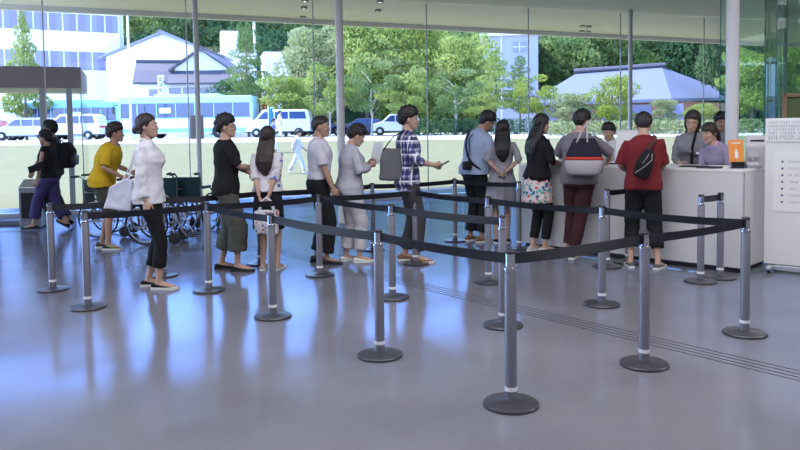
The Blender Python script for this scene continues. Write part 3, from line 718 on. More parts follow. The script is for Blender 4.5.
# green glass enclosure on the right with a framed display board behind
ge = empty('green_glass_screen', (0, 0, 0), 0, 'tall green-tinted glass screen walls at the far right behind the notice board', 'glass screen')
def pane(pa, pb, m, nm='glass_pane', th=.02, z0=.02, z1=CEIL-.02):
    u = (pb-pa).normalized(); n = V((-u.y, u.x, 0))*th; b = M(); b.prism([V((pa.x, pa.y, z0)), V((pb.x, pb.y, z0)), V((pb.x, pb.y, z0))+n, V((pa.x, pa.y, z0))+n], (0, 0, z1-z0)); return b.build(nm, m, ge)
g1 = glass_mat('pale_green_glass', (.86, .98, .92), .5); g2 = glass_mat('deep_green_glass', (.92, .985, .955), .5)
def gat(px, Y): q = at(px, 140, Y); q.z = 0; return q
pA, pB, pC, pD = gat(719.5, 12.5), gat(764, 12.0), gat(775, 10.5), gat(783, 14.5)
m_gedge = mat('green_glass_edge', (.06, .22, .18), .2, var=.05)
pane(pA, pB, g1); pane(pB, pC, g2); pane(pC, gat(860, 9.8), g2); pane(pB, pD, g2); pane(pD, gat(880, 15.5), g1)
for p_ in (pA, pB, pC, pD):
    b = M(); b.box((p_.x, p_.y, CEIL/2), (.014, .014, CEIL-.04)); b.build('glass_edge', m_gedge, ge)
q = gat(784, 13.0); b = M(); b.box((q.x, q.y, CEIL/2), (.05, .05, CEIL-.04)); b.build('mullion', mat('green_mullion', (.20, .32, .28), .5, var=.05), ge)
q = at(799, 106, 9.2); ro = empty('framed_display_board', (q.x+.12, q.y, 0), -.2, 'brown wood-framed display board standing behind the notice board', 'display board')
m_wood = mat('brown_wood', (.25, .16, .10), .5, var=.2, scale=6, stretch=(1, 1, .1))
b = M(); 
for (x, z, w, h_) in ((0, 1.93-.02, .60, .045), (-.278, 1.65, .045, .56), (.278, 1.65, .045, .56), (0, 1.39, .60, .045)): b.box((x, 0, z), (w, .045, h_))
b.build('frame', m_wood, ro, bevel=.004)
b = M(); b.box((0, .012, 1.65), (.52, .012, .50)); b.build('display_face', mat('olive_felt', (.10, .14, .06), .9, var=.2), ro)
for x in (-.25, .25): b = M(); b.box((x, 0, .69), (.04, .04, 1.38)); b.box((x, 0, .015), (.05, .4, .03)); b.build('leg', m_wood, ro, bevel=.003)
# waste bin near the vestibule
q = floor_at(30, 228); q.y += .12; wb = empty('umbrella_bag_dispenser', q, .15, 'steel slant-topped umbrella bag dispenser beside the woman walking left', 'dispenser')
b = M(); b.prism([(-.17, -.14, .02), (-.17, .14, .02), (-.17, .14, .80), (-.17, -.14, .68)], (.34, 0, 0)); b.build('housing', m_steel, wb, bevel=.006)
b = M(); b.box((0, -.142, .36), (.27, .006, .46)); b.build('front_panel', m_blackp, wb, bevel=.002)
b = M(); b.box((0, -.147, .15), (.27, .006, .025)); b.build('handle_bar', m_chrome, wb)
b = M(); b.box((0, 0, .015), (.32, .26, .03)); b.build('plinth', m_rubb, wb)

# ------------------------------------------------------------------ wheelchairs
m_teal = cloth('dark_teal_vinyl', (.012, .045, .055), rough=.5); m_beige = cloth('beige_webbing', (.35, .29, .24)); m_fr = mat('grey_chair_tube', (.38, .38, .42), .35, .7, .05)
def wheelchair():
    w = empty('wheelchair', (0, 0, 0)); hw = .23
    for k in (1, -1):
        x = k*(hw+.045); b = M()
        T_ = Matrix.Translation((x, 0, .30)) @ Matrix.Rotation(R(90), 4, 'Y')
        ring = [(.285*cos(t), .285*sin(t), 0) for t in [2*pi*i/40 for i in range(41)]]
        b.tube(ring, .014, 8, T_, round_ends=False); o = b.build('wheel', m_rubb, w, True)
        b = M()
        for i in range(14): b.tube([(0, 0, .012*(1 if i % 2 else -1)), (.277*cos(2*pi*i/14), .277*sin(2*pi*i/14), 0)], .0018, 5, T_, round_ends=False)
        b.lathe([(.01, -.03), (.028, -.03), (.028, .03), (.01, .03)], 16, T_); b.build('spokes', m_steel, o, True)
        b = M(); b.tube([(.245*cos(t), .245*sin(t), .03*k) for t in [2*pi*i/36 for i in range(37)]], .008, 6, T_, round_ends=False); b.build('hand_rim', m_steel, o, True)
        T2 = Matrix.Translation((k*hw, .36, .085)) @ Matrix.Rotation(R(90), 4, 'Y')
        b = M(); b.lathe([(.02, -.012), (.07, -.012), (.083, -.006), (.083, .006), (.07, .012), (.02, .012)], 24, T2); b.build('castor', m_rubb, w, True)
        b = M(); b.tube([(k*hw, .36, .085), (k*hw, .36, .18), (k*hw, .33, .22)], .012, 8); b.build('castor_fork', m_fr, w, True)
        b = M(); b.tube([(k*hw, -.22, .22), (k*hw, -.22, .88), (k*hw, -.27, .92), (k*hw, -.36, .92)], .013, 8)
        b.tube([(k*hw, -.22, .25), (k*hw, .34, .25), (k*hw, .37, .42), (k*hw, .30, .47), (k*hw, -.22, .47)], .013, 8)
        b.tube([(k*hw, -.2, .68), (k*hw, .10, .68), (k*hw, .17, .62), (k*hw, .17, .47)], .013, 8)
        b.tube([(k*hw, .36, .44), (k*hw*.9, .46, .20), (k*hw*.8, .52, .12)], .012, 8); b.build('side_frame', m_fr, w, True)
        b = M(); b.tube([(k*hw, -.28, .92), (k*hw, -.39, .915)], .018, 10); b.build('push_handle', m_rubb, w, True)
        b = M(); b.box((k*hw, -.03, .70), (.05, .26, .03)); b.build('armrest', m_blackp, w, bevel=.008)
        b = M(); b.box((k*.12, .56, .10), (.14, .16, .015)); b.build('footplate', m_blackp, w, bevel=.004)
    b = M(); b.tube([(-hw, -.1, .24), (hw, -.1, .45)], .011, 8); b.tube([(hw, -.1, .24), (-hw, -.1, .45)], .011, 8); b.build('cross_brace', m_fr, w, True)
    b = M(); b.box((0, .05, .465), (2*hw, .42, .02)); b.build('seat', m_teal, w, bevel=.008)
    b = M(); rs = []
    for i in range(9):
        x = -hw-.012+(2*hw+.024)*i/8; sg_ = .03*(1-(x/hw)**2); rs.append([V((x, -.215-sg_, .50)), V((x, -.215-sg_, .86)), V((x, -.232-sg_, .86)), V((x, -.232-sg_, .50))])
    b.rings(rs); b.build('backrest', m_teal, w, bevel=.004)
    return w
wc = wheelchair(); G_ = 'wheelchairs parked by the glass wall'
q = floor_at(146, 246); wc.location = q+V((0, .3, 0)); wc.rotation_euler = (0, 0, -R(88))
tag(wc, 'folding wheelchair seen side-on behind the woman in the white jacket', 'wheelchair', G_)
for px, Y, hd, lab in ((172, 11.6, 15, 'wheelchair with its dark teal back towards us, just right of the white jacket'), (194, 11.7, 12, 'wheelchair with its dark teal back towards us, next to the black T-shirt man'), (104, 11.2, 86, 'wheelchair mostly hidden behind the man in the yellow T-shirt')):
    q = at(px, 200, Y); copy_tree(wc, None, (q.x, q.y, 0), -R(hd), lab)
bl = empty('folded_blanket', at(171, 200, 11.35), -R(15), 'beige folded blanket lying on a wheelchair beside the white jacket', 'blanket'); bl.location.z = .50
b = M()
for i in range(3): b.tube([(-.15, .25-i*.01, .03+i*.04), (.15, .25+i*.01, .03+i*.04)], [.03, .03], 12)
b.box((0, .26, .06), (.32, .10, .1)); put('cloth_folds', remesh(b, .012, 2, .012), m_beige, bl, True)

# ------------------------------------------------------------------ the people
def P_at(px, py, back=0): q = floor_at(px, py); q.y += back; return q
c_olive = mat('olive_camouflage', (.055, .055, .038), .9, var=.6, scale=9); c_olive2 = cloth('olive_cotton', (.085, .090, .075))
c_wht = cloth('white_cotton', (.72, .72, .78), .05); c_navy = cloth('purple_navy_cloth', (.055, .045, .15)); c_gr = cloth('grey_melange', (.30, .29, .33), .12)
c_char = cloth('charcoal_denim', (.055, .052, .060), .3); c_blk2 = cloth('soft_black', (.018, .018, .022), .3); c_tan = mat('brown_leather', (.20, .09, .045), .45, var=.15)
c_red = cloth('dark_red_cotton', (.17, .018, .024), .12); c_mar = cloth('maroon_cotton', (.055, .018, .022), .2); c_lilac = cloth('lilac_uniform', (.32, .28, .42), .08)
strap_m = cloth('black_webbing_strap', (.015, .015, .018))
def strap(P, pts, w, m, name='strap', parent=None, off=None):
    # a flat band through points of the person's frame
    b = M(); pts = [V(p)*P.S for p in pts]; o0 = V(off)*1 if off is not None else V((0, 0, 0))
    b.tube([p-o0 for p in pts], w, 8, flat=.25, round_ends=False); return b.build(name, m, parent, True)

# woman walking in at far left
P1 = person('woman in a black sleeveless top and purple trousers walking left through the entrance', P_at(51, 230), -88, 1.60, True, 4, head=(4, 4, 0), sk=skin2,
            armR=(.20, .22, .92), armL=(-.24, .10, .82), feet=((.06, -.26, .05, 4, -28), (-.07, .27, .0, -4)), hair='messy', top=dict(kind='tank', sleeve=0, mat=m_black, hem=.90, loose=.024, flare=.004),
            bottom=dict(mat=c_navy, top=.098, knee=.095, hem=.095, len=.86), shoes=dict(mat=c_blk2, low=True, sole=m_rubb))
o = held(P1, 'clutch_bag', 'black angular clutch bag under the arm of the woman walking left', 'bag', (-.26, .03, 1.0)); o.scale = (.8, .8, .8)
b = M(); b.prism([(0, -.14, .02), (0, .16, -.08), (0, .19, .05), (0, .10, .08), (0, -.10, .17)], (-.06, 0, 0)); b.build('bag_body', m_black, o, bevel=.012)
P1b = person('man in a dark grey T-shirt with a black backpack walking left beside the woman', P_at(56, 226), -88, 1.76, False, 3, head=(4, -6, 0), armR=(.24, .2, .9), armL=(-.24, .22, .90), sk=skin2,
             feet=((.08, .22, 0, 4), (-.08, -.27, .04, -4, -25)), hair='messy', top=dict(mat=cloth('dark_grey_cotton', (.07, .075, .075)), sleeve=.45, hem=.84), bottom=dict(mat=c_char, top=.09, knee=.075, hem=.07), shoes=dict(mat=m_black))
o = held(P1b, 'backpack', 'black backpack on the man walking in at the far left', 'backpack', (-.02, -.26, 1.0))
b = M(); b.loft([(-.02, .10, .06, 0), (.0, .14, .09, 0), (.12, .155, .115, -.01), (.28, .15, .11, -.005), (.38, .12, .08, .01), (.42, .07, .05, .02)], 24, None, 3); put('bag_body', remesh(b, .01, 1, .008), m_black, o, True)
b = M(); b.loft([(.03, .08, .03, -.11), (.05, .11, .045, -.11), (.18, .11, .045, -.115), (.21, .08, .03, -.11)], 20, None, 3); b.build('front_pocket', m_blackp, o, True)
for k in (1, -1):
    b = M(); b.tube([(k*.09, .06, .36), (k*.11, .16, .45), (k*.13, .30, .42), (k*.14, .39, .28), (k*.16, .33, .12), (k*.13, .10, .06)], .022, 8, flat=.3); b.build('strap', strap_m, o, True)
# yellow shirt man
P2 = person('man in a yellow T-shirt and dark patterned shorts, left of the queue', P_at(105, 249), 84, 1.70, False, 27, head=(2, -8, 0), armR=(.20, .30, .98), armL=(-.20, .33, 1.02), slim=1.14,
            feet=((.10, .07, 0, 6), (-.10, -.07, 0, -6)), hair='messy', hairm=m_hairb, top=dict(mat=cloth('mustard_yellow_cotton', (.62, .40, .02), .06), sleeve=.48, hem=.84, loose=.032, flare=.01), sk=skin2,
            bottom=dict(kind='shorts', mat=c_olive, top=.105, knee=.09, hem=.098, len=.54), shoes=dict(mat=m_blackp))
for sd in 'R': 
    b = M(); b.tube([P2.J['FM'+sd] @ V((.040, .0, -.02)), P2.J['FM'+sd] @ V((.047, .07, -.045)), P2.J['FM'+sd] @ V((.047, .13, -.055))], .006, 6, flat=.6); b.build('shoe_stripe', mat('lime_rubber', (.35, .75, .05), .5, var=.05), P2.o, True)
# white jacket woman
P3 = person('woman in a white jacket and black cropped trousers standing behind the second barrier post', P_at(152, 288), 86, 1.735, True, 0, head=(-2, 0, 0), armR=(.20, .02, .80), armL=(-.22, .02, .82), hair='bun', hairm=m_hairb,
            feet=((.08, .09, 0, 6), (-.08, -.05, 0, -6)), top=dict(kind='jacket', sleeve=.93, mat=c_wht, hem=.84, loose=.026, flare=.022, cuff=.046, buttons=m_blackp, fold=.013),
            bottom=dict(mat=m_black, top=.088, knee=.066, hem=.066, len=.84), shoes=dict(mat=m_black, low=True))
o = held(P3, 'tote_bag', 'white and pale blue tote bag hanging behind the woman in the white jacket', 'bag', (.12, -.24, .82)); o.rotation_euler.x = R(0)
b = M(); b.prism([(-.05, -.16, .0), (-.05, .10, -.03), (-.05, .13, .26), (-.05, .06, .30), (-.05, -.10, .20)], (.09, 0, 0)); put('bag_body', remesh(b, .012, 3, .012), cloth('pale_blue_canvas', (.60, .63, .78), .08), o, True)
b = M(); b.tube([(.0, .02, .26), (-.02, .10, .42), (-.03, .14, .55), (.0, .12, .42), (.02, .08, .26)], .012, 8, flat=.4); b.build('handle', c_wht, o, True)
# black tee man, arms crossed
P4 = person('man in a black T-shirt with folded arms and dark olive trousers', P_at(229, 270), 82, 1.72, False, 1, head=(-1, 4, 0), armR=(-.05, .29, 1.12), armL=(.06, .25, 1.08), poleR=(.75, .1, -1), poleL=(-.6, .1, -1), glasses=True,
            feet=((.10, .10, 0, 12), (-.09, -.09, 0, -6)), hair='messy', slim=1.05, top=dict(kind='tee', mat=m_black, sleeve=.5, hem=.84, loose=.024, flare=.008), curl=.6, handY=dict(R=(0, -1, 0), L=(0, -1, 0)),
            bottom=dict(mat=c_olive2, top=.108, knee=.108, hem=.110, len=.82), shoes=dict(mat=c_blk2, low=True, sandal=True, sole=m_rubb))
# floral blouse woman, hands behind back
fl = floral_mat('floral_print', (.66, .66, .72), [(.75, .42, .12), (.12, .18, .55), (.55, .5, .52), (.10, .10, .28), (.7, .66, .66)], 17, .38)
P5 = person('long-haired woman in a white floral blouse and black skirt seen from behind', P_at(270, 270), 8, 1.60, True, 0, head=(6, 6, 0), armR=(.05, -.17, .86), armL=(-.05, -.18, .88), poleR=(1, -.45, 0), poleL=(-1, -.45, 0), hair='long', hairm=m_hairb,
            feet=((.085, .02, 0, 8), (-.085, 0, 0, -8)), top=dict(kind='blouse', mat=fl, sleeve=.62, hem=.94, loose=.030, cuff=.05, collar=False), bottom=dict(kind='skirt', mat=m_black, zb=.50, flare=.015, pleat=.004), shoes=dict(mat=cloth('beige_canvas', (.4, .36, .32)), low=True), curl=.8)
o = held(P5, 'shopping_bag', 'small patterned shopping bag with white handles held behind the back of the floral blouse woman', 'bag', (.06, -.25, .44))
b = M(); b.loft([(0, .13, .045, 0), (.12, .14, .05, 0), (.26, .135, .03, 0)], 24, None, 4); put('bag_body', remesh(b, .012, 2, .01), floral_mat('checked_print', (.62, .58, .62), [(.5, .16, .18), (.2, .2, .28), (.75, .72, .75)], 24, .4), o, True)
for y in (-.03, .03): b = M(); b.tube([(-.08, y, .25), (-.06, y*.6, .35), (0, .0, .40), (.06, y*.6, .35), (.08, y, .25)], .008, 8, flat=.5); b.build('handle', c_wht, o, True)
# white shirt man
P6 = person('man in a white short-sleeved shirt and black trousers', P_at(321, 263), 84, 1.71, False, 2, head=(3, 4, 0), armR=(.20, .16, .84), armL=(-.2, .16, .86), hair='crop', slim=1.08, sk=skin2,
            feet=((.09, .06, 0, 8), (-.09, -.05, 0, -8)), top=dict(kind='shirt', mat=cloth('pale_lilac_white_cotton', (.58, .57, .66), .06), sleeve=.47, hem=.98, loose=.026), bottom=dict(mat=m_black, top=.10, knee=.09, hem=.085, belt=m_blackp), shoes=dict(mat=m_blackp, sole=m_rubb))
# pale grey woman reading
P7 = person('woman in a pale grey jacket and white trousers reading a sheet of paper', P_at(351, 262), 66, 1.61, True, 5, head=(26, 10, 0), armR=(.13, .24, 1.20), armL=(-.06, .28, 1.22), hair='curly', slim=1.08,
            feet=((.085, .08, 0, 8), (-.085, -.04, 0, -6)), top=dict(kind='jacket', mat=cloth('pale_grey_linen', (.42, .43, .50), .08), sleeve=.86, hem=.84, loose=.036, flare=.02, cuff=.046), curl=.7,
            bottom=dict(mat=cloth('off_white_cotton', (.60, .58, .62), .05), top=.10, knee=.092, hem=.08, len=.9), shoes=dict(mat=m_rub, low=True))
o = held(P7, 'paper_sheet', 'white paper sheet held up by the woman in the pale grey jacket', 'paper', (.03, .30, 1.13))
b = M(); rs = []
for i in range(7):
    u = i/6; rs.append([V((x, .06*u+.03*(1-(x/.14)**2), .02+.25*u)) for x in (-.14, -.05, .05, .14)]+[V((x, .062*u+.03*(1-(x/.14)**2)+.002, .02+.25*u)) for x in (.14, .05, -.05, -.14)])
b.rings(rs); b.build('sheet', m_paper, o)
# plaid shirt man
plaid = plaid_mat()
P8 = person('tall man in a blue and white plaid shirt with a phone in his hand', P_at(409, 262), 84, 1.79, False, 1, head=(4, 4, 0), armR=(.18, .27, 1.08), armL=(-.2, .08, .84), hair='messy',
            feet=((.09, .08, 0, 8), (-.09, -.04, 0, -8)), top=dict(kind='shirt', mat=plaid, sleeve=.72, hem=.80, loose=.024, flare=.006, cuff=.047), bottom=dict(mat=c_char, top=.092, knee=.072, hem=.068, len=.93, belt=None), shoes=dict(mat=c_tan), curl=dict(R=.75, L=.35))
o = held(P8, 'phone', 'black smartphone in the outstretched hand of the man in the plaid shirt', 'phone', (.19*P8.S, .37*P8.S, 1.08*P8.S)); b = M(); b.box((0, .0, .012), (.075, .15, .012)); o.rotation_euler.x = R(28); b.build('case', m_blackp, o, bevel=.004); b = M(); b.box((0, .0, .0185), (.066, .138, .001)); b.build('screen', mat('dark_screen', (.01, .012, .02), .1, var=0), o)
o = held(P8, 'tote_bag', 'grey tote bag with black straps on the shoulder of the man in the plaid shirt', 'bag', (.12, -.235, .97))
b = M(); b.loft([(0, .05, .12, .02), (.03, .06, .135, .02), (.22, .055, .13, .03), (.37, .03, .115, .05)], 24, None, 3.5); put('bag_body', remesh(b, .011, 2, .010), cloth('slate_grey_canvas', (.13, .135, .15), .1), o, True)
for x in (-.02, .03): b = M(); b.tube([(x, -.05, .36), (x*.5, .06, .50), (-.01+x*.3, .20, .575), (x*.5+.03, .22, .48), (x, .13, .36)], .013, 8, flat=.4); b.build('strap', strap_m, o, True)
# light blue shirt man
P9 = person('man in a light blue shirt with black camera straps, head bent towards his neighbour', P_at(475, 242), 56, 1.80, False, 13, 6, head=(26, 22, 10), armR=(.14, .26, 1.0), armL=(-.16, .28, 1.0), hair='short', sk=skin2, slim=1.06,
            feet=((.10, .02, 0, 10), (-.10, 0, 0, -8)), top=dict(kind='shirt', mat=cloth('light_blue_cotton', (.34, .42, .60), .06), sleeve=.66, hem=.88, loose=.036, flare=.01), bottom=dict(mat=m_black, top=.10, knee=.082, hem=.078), shoes=dict(mat=c_tan))
o = held(P9, 'camera_pouch', 'black camera pouch on a strap at the hip of the light blue shirt man', 'camera bag', (.10, -.21, 1.0))
b = M(); b.loft([(0, .06, .035, 0), (.02, .075, .045, 0), (.09, .075, .045, 0), (.115, .05, .03, 0)], 20, None, 3); b.ell((.05, -.02, .05), (.035, .04, .035)); b.build('pouch', m_black, o, True)
b = M(); b.tube([(.0, .03, .09), (-.03, .06, .25), (-.06, .09, .42), (-.05, .16, .485)], .010, 8, flat=.4); b.build('strap', strap_m, o, True)
b = M(); b.tube([P9.S*P9.tb(p) for p in ((-.10, .15, 1.34), (-.11, .03, 1.455), (-.10, -.11, 1.42), (-.05, -.168, 1.31), (.0, -.186, 1.2), (.06, -.186, 1.10), (.13, -.165, 1.02), (.20, -.08, .95))], .017, 8, flat=.3, up=(1, 0, 0)); b.build('crossbody_strap', strap_m, P9.o, True)
# long haired woman in grey dress
P10 = person('long-haired woman in a light grey dress seen from behind with her hands together', P_at(502, 243), 4, 1.66, True, 2, 2, head=(8, -4, 4), armR=(.045, -.175, .99), armL=(-.045, -.185, .99), poleR=(1, -.4, 0), poleL=(-1, -.4, 0), hair='long',
             feet=((.08, .03, 0, 6), (-.08, -.02, 0, -6)), top=dict(kind='dress', mat=c_gr, sleeve=.60, hem=.98, loose=.022, cuff=.044), bottom=dict(kind='skirt', mat=cloth('light_grey_pleats', (.36, .35, .40), .08), zb=.55, flare=.06, pleat=.014, zt=1.08), shoes=dict(mat=m_black, low=True), curl=.8)
b = M(); b.loft([(1.19, .02, .003, -.118), (1.22, .055, .003, -.128), (1.30, .085, .003, -.132), (1.38, .092, .003, -.116), (1.42, .07, .003, -.100)], 20, P10.Sm); b.build('lace_back', mat('black_lace', (.03, .028, .035), .8, var=.8, scale=60), P10.o, True)
# black top woman with floral skirt
fl2 = floral_mat('floral_skirt_print', (.70, .68, .66), [(.75, .12, .16), (.05, .35, .36), (.80, .35, .30), (.08, .12, .3), (.15, .5, .45), (.9, .6, .6)], 22, .50)
P11 = person('woman in a black top, floral skirt and black leggings holding papers', P_at(538, 251.8), 62, 1.72, True, 3, head=(12, 10, 0), armR=(.12, .27, 1.08), armL=(-.12, .3, 1.08), hair='long', curl=.7,
             feet=((.08, .04, 0, 10), (-.08, -.02, 0, -6)), top=dict(kind='tee', mat=m_black, sleeve=.60, hem=.92, loose=.030, flare=.01), bottom=dict(kind='trousers', mat=m_black, top=.094, knee=.070, hem=.056, len=.9, fold=.004, skirt=dict(mat=fl2, zb=.62, flare=.045, pleat=.008)), shoes=dict(mat=mat('silver_leather', (.55, .5, .5), .4, var=.05), low=True))
o = held(P11, 'paper_sheet', 'white leaflet held by the woman with the floral skirt', 'paper', (.02, .36, 1.0)); b = M(); b.prism([(-.10, .0, 0), (.10, .0, 0), (.10, .06, .26), (-.10, .06, .26)], (0, .003, 0)); b.build('sheet', m_paper, o)
# grey tee man with striped tote
P12 = person('man in a grey T-shirt and maroon trousers with crossed legs leaning on the counter', P_at(579, 258), 30, 1.745, False, 4, head=(16, 18, 0), armR=(.24, .36, 1.10), armL=(-.18, .36, 1.10), hair='short', slim=1.08,
             feet=((-.04, -.10, 0, 0), (-.15, .10, 0, 20, 0)), top=dict(mat=cloth('grey_purple_cotton', (.20, .18, .21), .1), sleeve=.5, hem=.86, loose=.030, flare=.008), bottom=dict(mat=c_mar, top=.098, knee=.078, hem=.070, len=.92), shoes=dict(mat=cloth('grey_mesh', (.10, .10, .10))), poleR=(1, -.3, -.4), poleL=(-1, -.3, -.4))
for sd in 'L': b = M(); b.tube([P12.J['FM'+sd] @ V((-.038, -.05, -.0)), P12.J['FM'+sd] @ V((-.045, .03, -.04)), P12.J['FM'+sd] @ V((-.046, .12, -.055))], .008, 6, flat=.6); b.build('shoe_stripe', mat('yellow_rubber', (.65, .6, .15), .5, var=.05), P12.o, True)
o = held(P12, 'tote_bag', 'tote bag with black top, red band and white bottom on a man in grey', 'bag', (.13, -.25, 1.0)); o.rotation_euler.z += R(4)
secs = [(0, .15, .055, 0), (.03, .205, .08, 0), (.13, .22, .075, 0), (.18, .215, .065, .005), (.24, .20, .055, .01), (.33, .165, .035, .02), (.42, .12, .022, .03)]
b = M(); b.loft(secs[:4], 28, None, 3); b.build('white_bottom', cloth('white_grey_canvas', (.42, .40, .43), .12), o, True, bevel=0)
b = M(); b.loft([(.175, .220, .070, .004), (.21, .211, .065, .007)], 28, None, 3); b.build('red_band', cloth('red_band_canvas', (.55, .06, .04), .05), o, True)
b = M(); b.loft([(.205, .206, .060, .006)]+secs[4:], 28, None, 3); b.build('black_top', cloth('blue_black_canvas', (.02, .02, .035)), o, True)
for k in (-1, 1): b = M(); b.tube([(-.06*k-.02, -.0, .38), (-.03*k, .03, .50), (.02, .10, .60), (.04, .20, .63)], .010, 8, flat=.4); b.build('strap', cloth('pale_strap', (.45, .42, .48)), o, True)
# red T-shirt man
P13 = person('man in a dark red T-shirt with a sling bag, seen from behind', P_at(643, 268), 14, 1.70, False, 6, head=(26, 4, 0), armR=(.14, .30, 1.03), armL=(-.16, .28, 1.05), hair='short', slim=1.02,
             feet=((.15, -.04, 0, 26), (-.13, .03, 0, -8)), top=dict(mat=c_red, sleeve=.5, hem=.86, loose=.028, flare=.008), bottom=dict(mat=m_black, top=.10, knee=.084, hem=.082, len=.82), shoes=dict(mat=cloth('grey_canvas', (.12, .12, .125)), low=True), poleR=(.55, -.8, -.6), poleL=(-.55, -.8, -.6))
o = held(P13, 'sling_bag', 'black sling bag slung across the back of the man in the dark red T-shirt', 'bag', (-.05, -.215, 1.02))
T_ = Matrix.Rotation(R(20), 4, 'Y'); b = M(); b.loft([(-.02, .05, .02, 0), (.0, .085, .04, -.005), (.12, .092, .055, -.012), (.24, .07, .045, -.002), (.30, .035, .025, .01)], 24, T_, 2.6); put('bag_body', remesh(b, .009, 1, .005), m_black, o, True)
b = M(); b.tube([T_ @ V(p) for p in ((-.06, -.045, .02), (.0, -.064, .11), (.05, -.052, .20), (.03, -.04, .26))], .004, 6, flat=.6); b.tube([T_ @ V(p) for p in ((-.07, -.04, .09), (-.02, -.062, .16), (.0, -.05, .25))], .003, 6, flat=.6); b.build('piping', mat('grey_piping', (.4, .4, .42), .5, var=.05), o, True)
b = M(); b.tube([P13.S*P13.tb(p)-V((-.05, -.215, 1.02)) for p in ((.0, -.165, 1.24), (.05, -.165, 1.31), (.10, -.145, 1.38), (.115, -.08, 1.438), (.11, .03, 1.43), (.07, .12, 1.33))], .022, 8, flat=.25, up=(1, 0, 0)); b.build('strap', cloth('brown_webbing', (.09, .035, .03)), o, True)
# staff behind the counter
def Q_at(px, Y): q = at(px, 200, Y); q.z = 0; return q
c_staff = cloth('grey_tweed', (.24, .24, .28), .15)
S1 = person('bob-haired receptionist in a grey jacket with black edging, behind the counter', Q_at(693, 9.25), -152, 1.76, True, 20, head=(22, 4, -6), armR=(.10, .34, 1.04), armL=(-.12, .40, 1.02), hair='bob', hairm=m_hairb, slim=1.05,
            top=dict(kind='jacket', mat=c_staff, sleeve=.86, hem=.88, loose=.024, cuff=.045, collarmat=m_black), bottom=dict(kind='skirt', mat=m_black, zb=.45, flare=.01), shoes=dict(mat=m_black, low=True))
b = M(); b.tube([S1.Sm @ S1.tb(p) for p in ((-.05, .02, 1.465), (-.035, .105, 1.40), (-.012, .148, 1.30), (0, .150, 1.16), (0, .142, 1.0))], .016, 8, flat=.35, up=(1, 0, 0)); b.build('black_edging', m_black, S1.o, True)
b = M(); b.box(S1.Sm @ S1.tb((-.085, .150, 1.22)), (.07, .008, .03)); b.build('name_badge', m_paper, S1.o)
S2 = person('ponytailed receptionist in a lilac jacket pointing at a map on the counter', Q_at(724, 8.75), -118, 1.64, True, 36, head=(14, 0, 0), armR=(.06, .42, 1.03), armL=(-.14, .40, 1.03), hair='pony', hairm=m_hairb,
            top=dict(kind='jacket', mat=c_lilac, sleeve=.86, hem=.88, loose=.024, cuff=.045, collarmat=cloth('striped_scarf', (.65, .35, .42), .4)), bottom=dict(kind='skirt', mat=m_black, zb=.45, flare=.01), shoes=dict(mat=m_black, low=True))
S3 = person('dark-haired man half hidden behind the thick column at the counter', Q_at(720, 10.4), -172, 1.71, False, 3, head=(8, 4, 0), hair='messy', sk=skin2, top=dict(kind='shirt', mat=c_staff, sleeve=.9), shoes=dict(mat=m_black))
S4 = person('dark-haired receptionist behind the white price board at the left of the counter', Q_at(612, 10.3), -140, 1.60, True, 8, head=(16, 10, 0), armR=(.12, .34, 1.0), armL=(-.12, .34, 1.0), hair='short', top=dict(kind='blouse', mat=c_wht, sleeve=.8), bottom=dict(kind='skirt', mat=m_black, zb=.45, flare=.01), shoes=dict(mat=m_black, low=True))

# ------------------------------------------------------------------ outdoors: ground
def gz(Y): return 0 if Y < 27 else (1.2*min(1, (Y-27)/19) if Y < 95 else 1.2+(Y-95)*.27)
def gpt(px, Y): q = at(px, 140, Y); return V((q.x, Y, gz(Y)))
m_grass = mat('lawn_grass', (.150, .142, .062), .95, var=.25, scale=1.6, bump=.4, bscale=30)
m_pave = mat('pale_paving', (.50, .49, .46), .8, var=.05, scale=3); m_road = mat('grey_asphalt', (.26, .26, .27), .9, var=.1, scale=3)
def strip(name, y0, y1, m, z=0, n=8, x0=-75, x1=90, noisy=0):
    b = M(); ys = [lerp(y0, y1, i/n) for i in range(n+1)]
    b.rings([[V((x0, y, gz(y)+z)), V((x1, y, gz(y)+z)), V((x1, y, -.24)), V((x0, y, -.24))] for y in ys])
    return b.build(name, m)
b = M()
ys = [27, 30, 34, 38, 42.5]
vs = [gp(-4, .10, -.02), gp(9, .10, -.02), V((90, 34, -.02+gz(34)*0)), V((90, 34, gz(34))), V((-75, 27, 0))]
b = M(); fa, fb = LA, LB
rows = []
for i in range(15):
    u = i/14; r = []
    for j in range(41):
        v = j/40; p = fa.lerp(fb, v); xx = p.x; y1 = 42.5; y = max(p.y, lerp(p.y, max(y1, p.y+4), u)); r.append(V((xx, y, gz(y)*(1 if y > 27 else 0)-.015)))
    rows.append(r)
n = 41; b.add([p for r in rows for p in r], [(i*n+j, i*n+j+1, (i+1)*n+j+1, (i+1)*n+j) for i in range(14) for j in range(40)])
o = b.build('lawn', m_grass); tag(o, kind='structure')
if o.data.polygons[0].normal.z < 0: o.data.flip_normals()
tag(strip('path', 42.5, 45.5, m_pave, .01), kind='structure'); tag(strip('road', 45.5, 62, m_road, .0), kind='structure')
tag(strip('yard', 62, 95, m_pave, 0), kind='structure'); tag(strip('hillside', 95, 240, mat('undergrowth', (.05, .09, .03), .95, var=.3, scale=.5), 0, n=20, x0=-260, x1=260), kind='structure')
b = M(); b.prism([V((x, y, 0)) for x, y in ((-260, -120), (260, -120), (260, 250), (-260, 250))], (0, 0, -.3)); o = b.build('ground', m_road, None, loc=(0, 0, -.25)); tag(o, kind='structure')

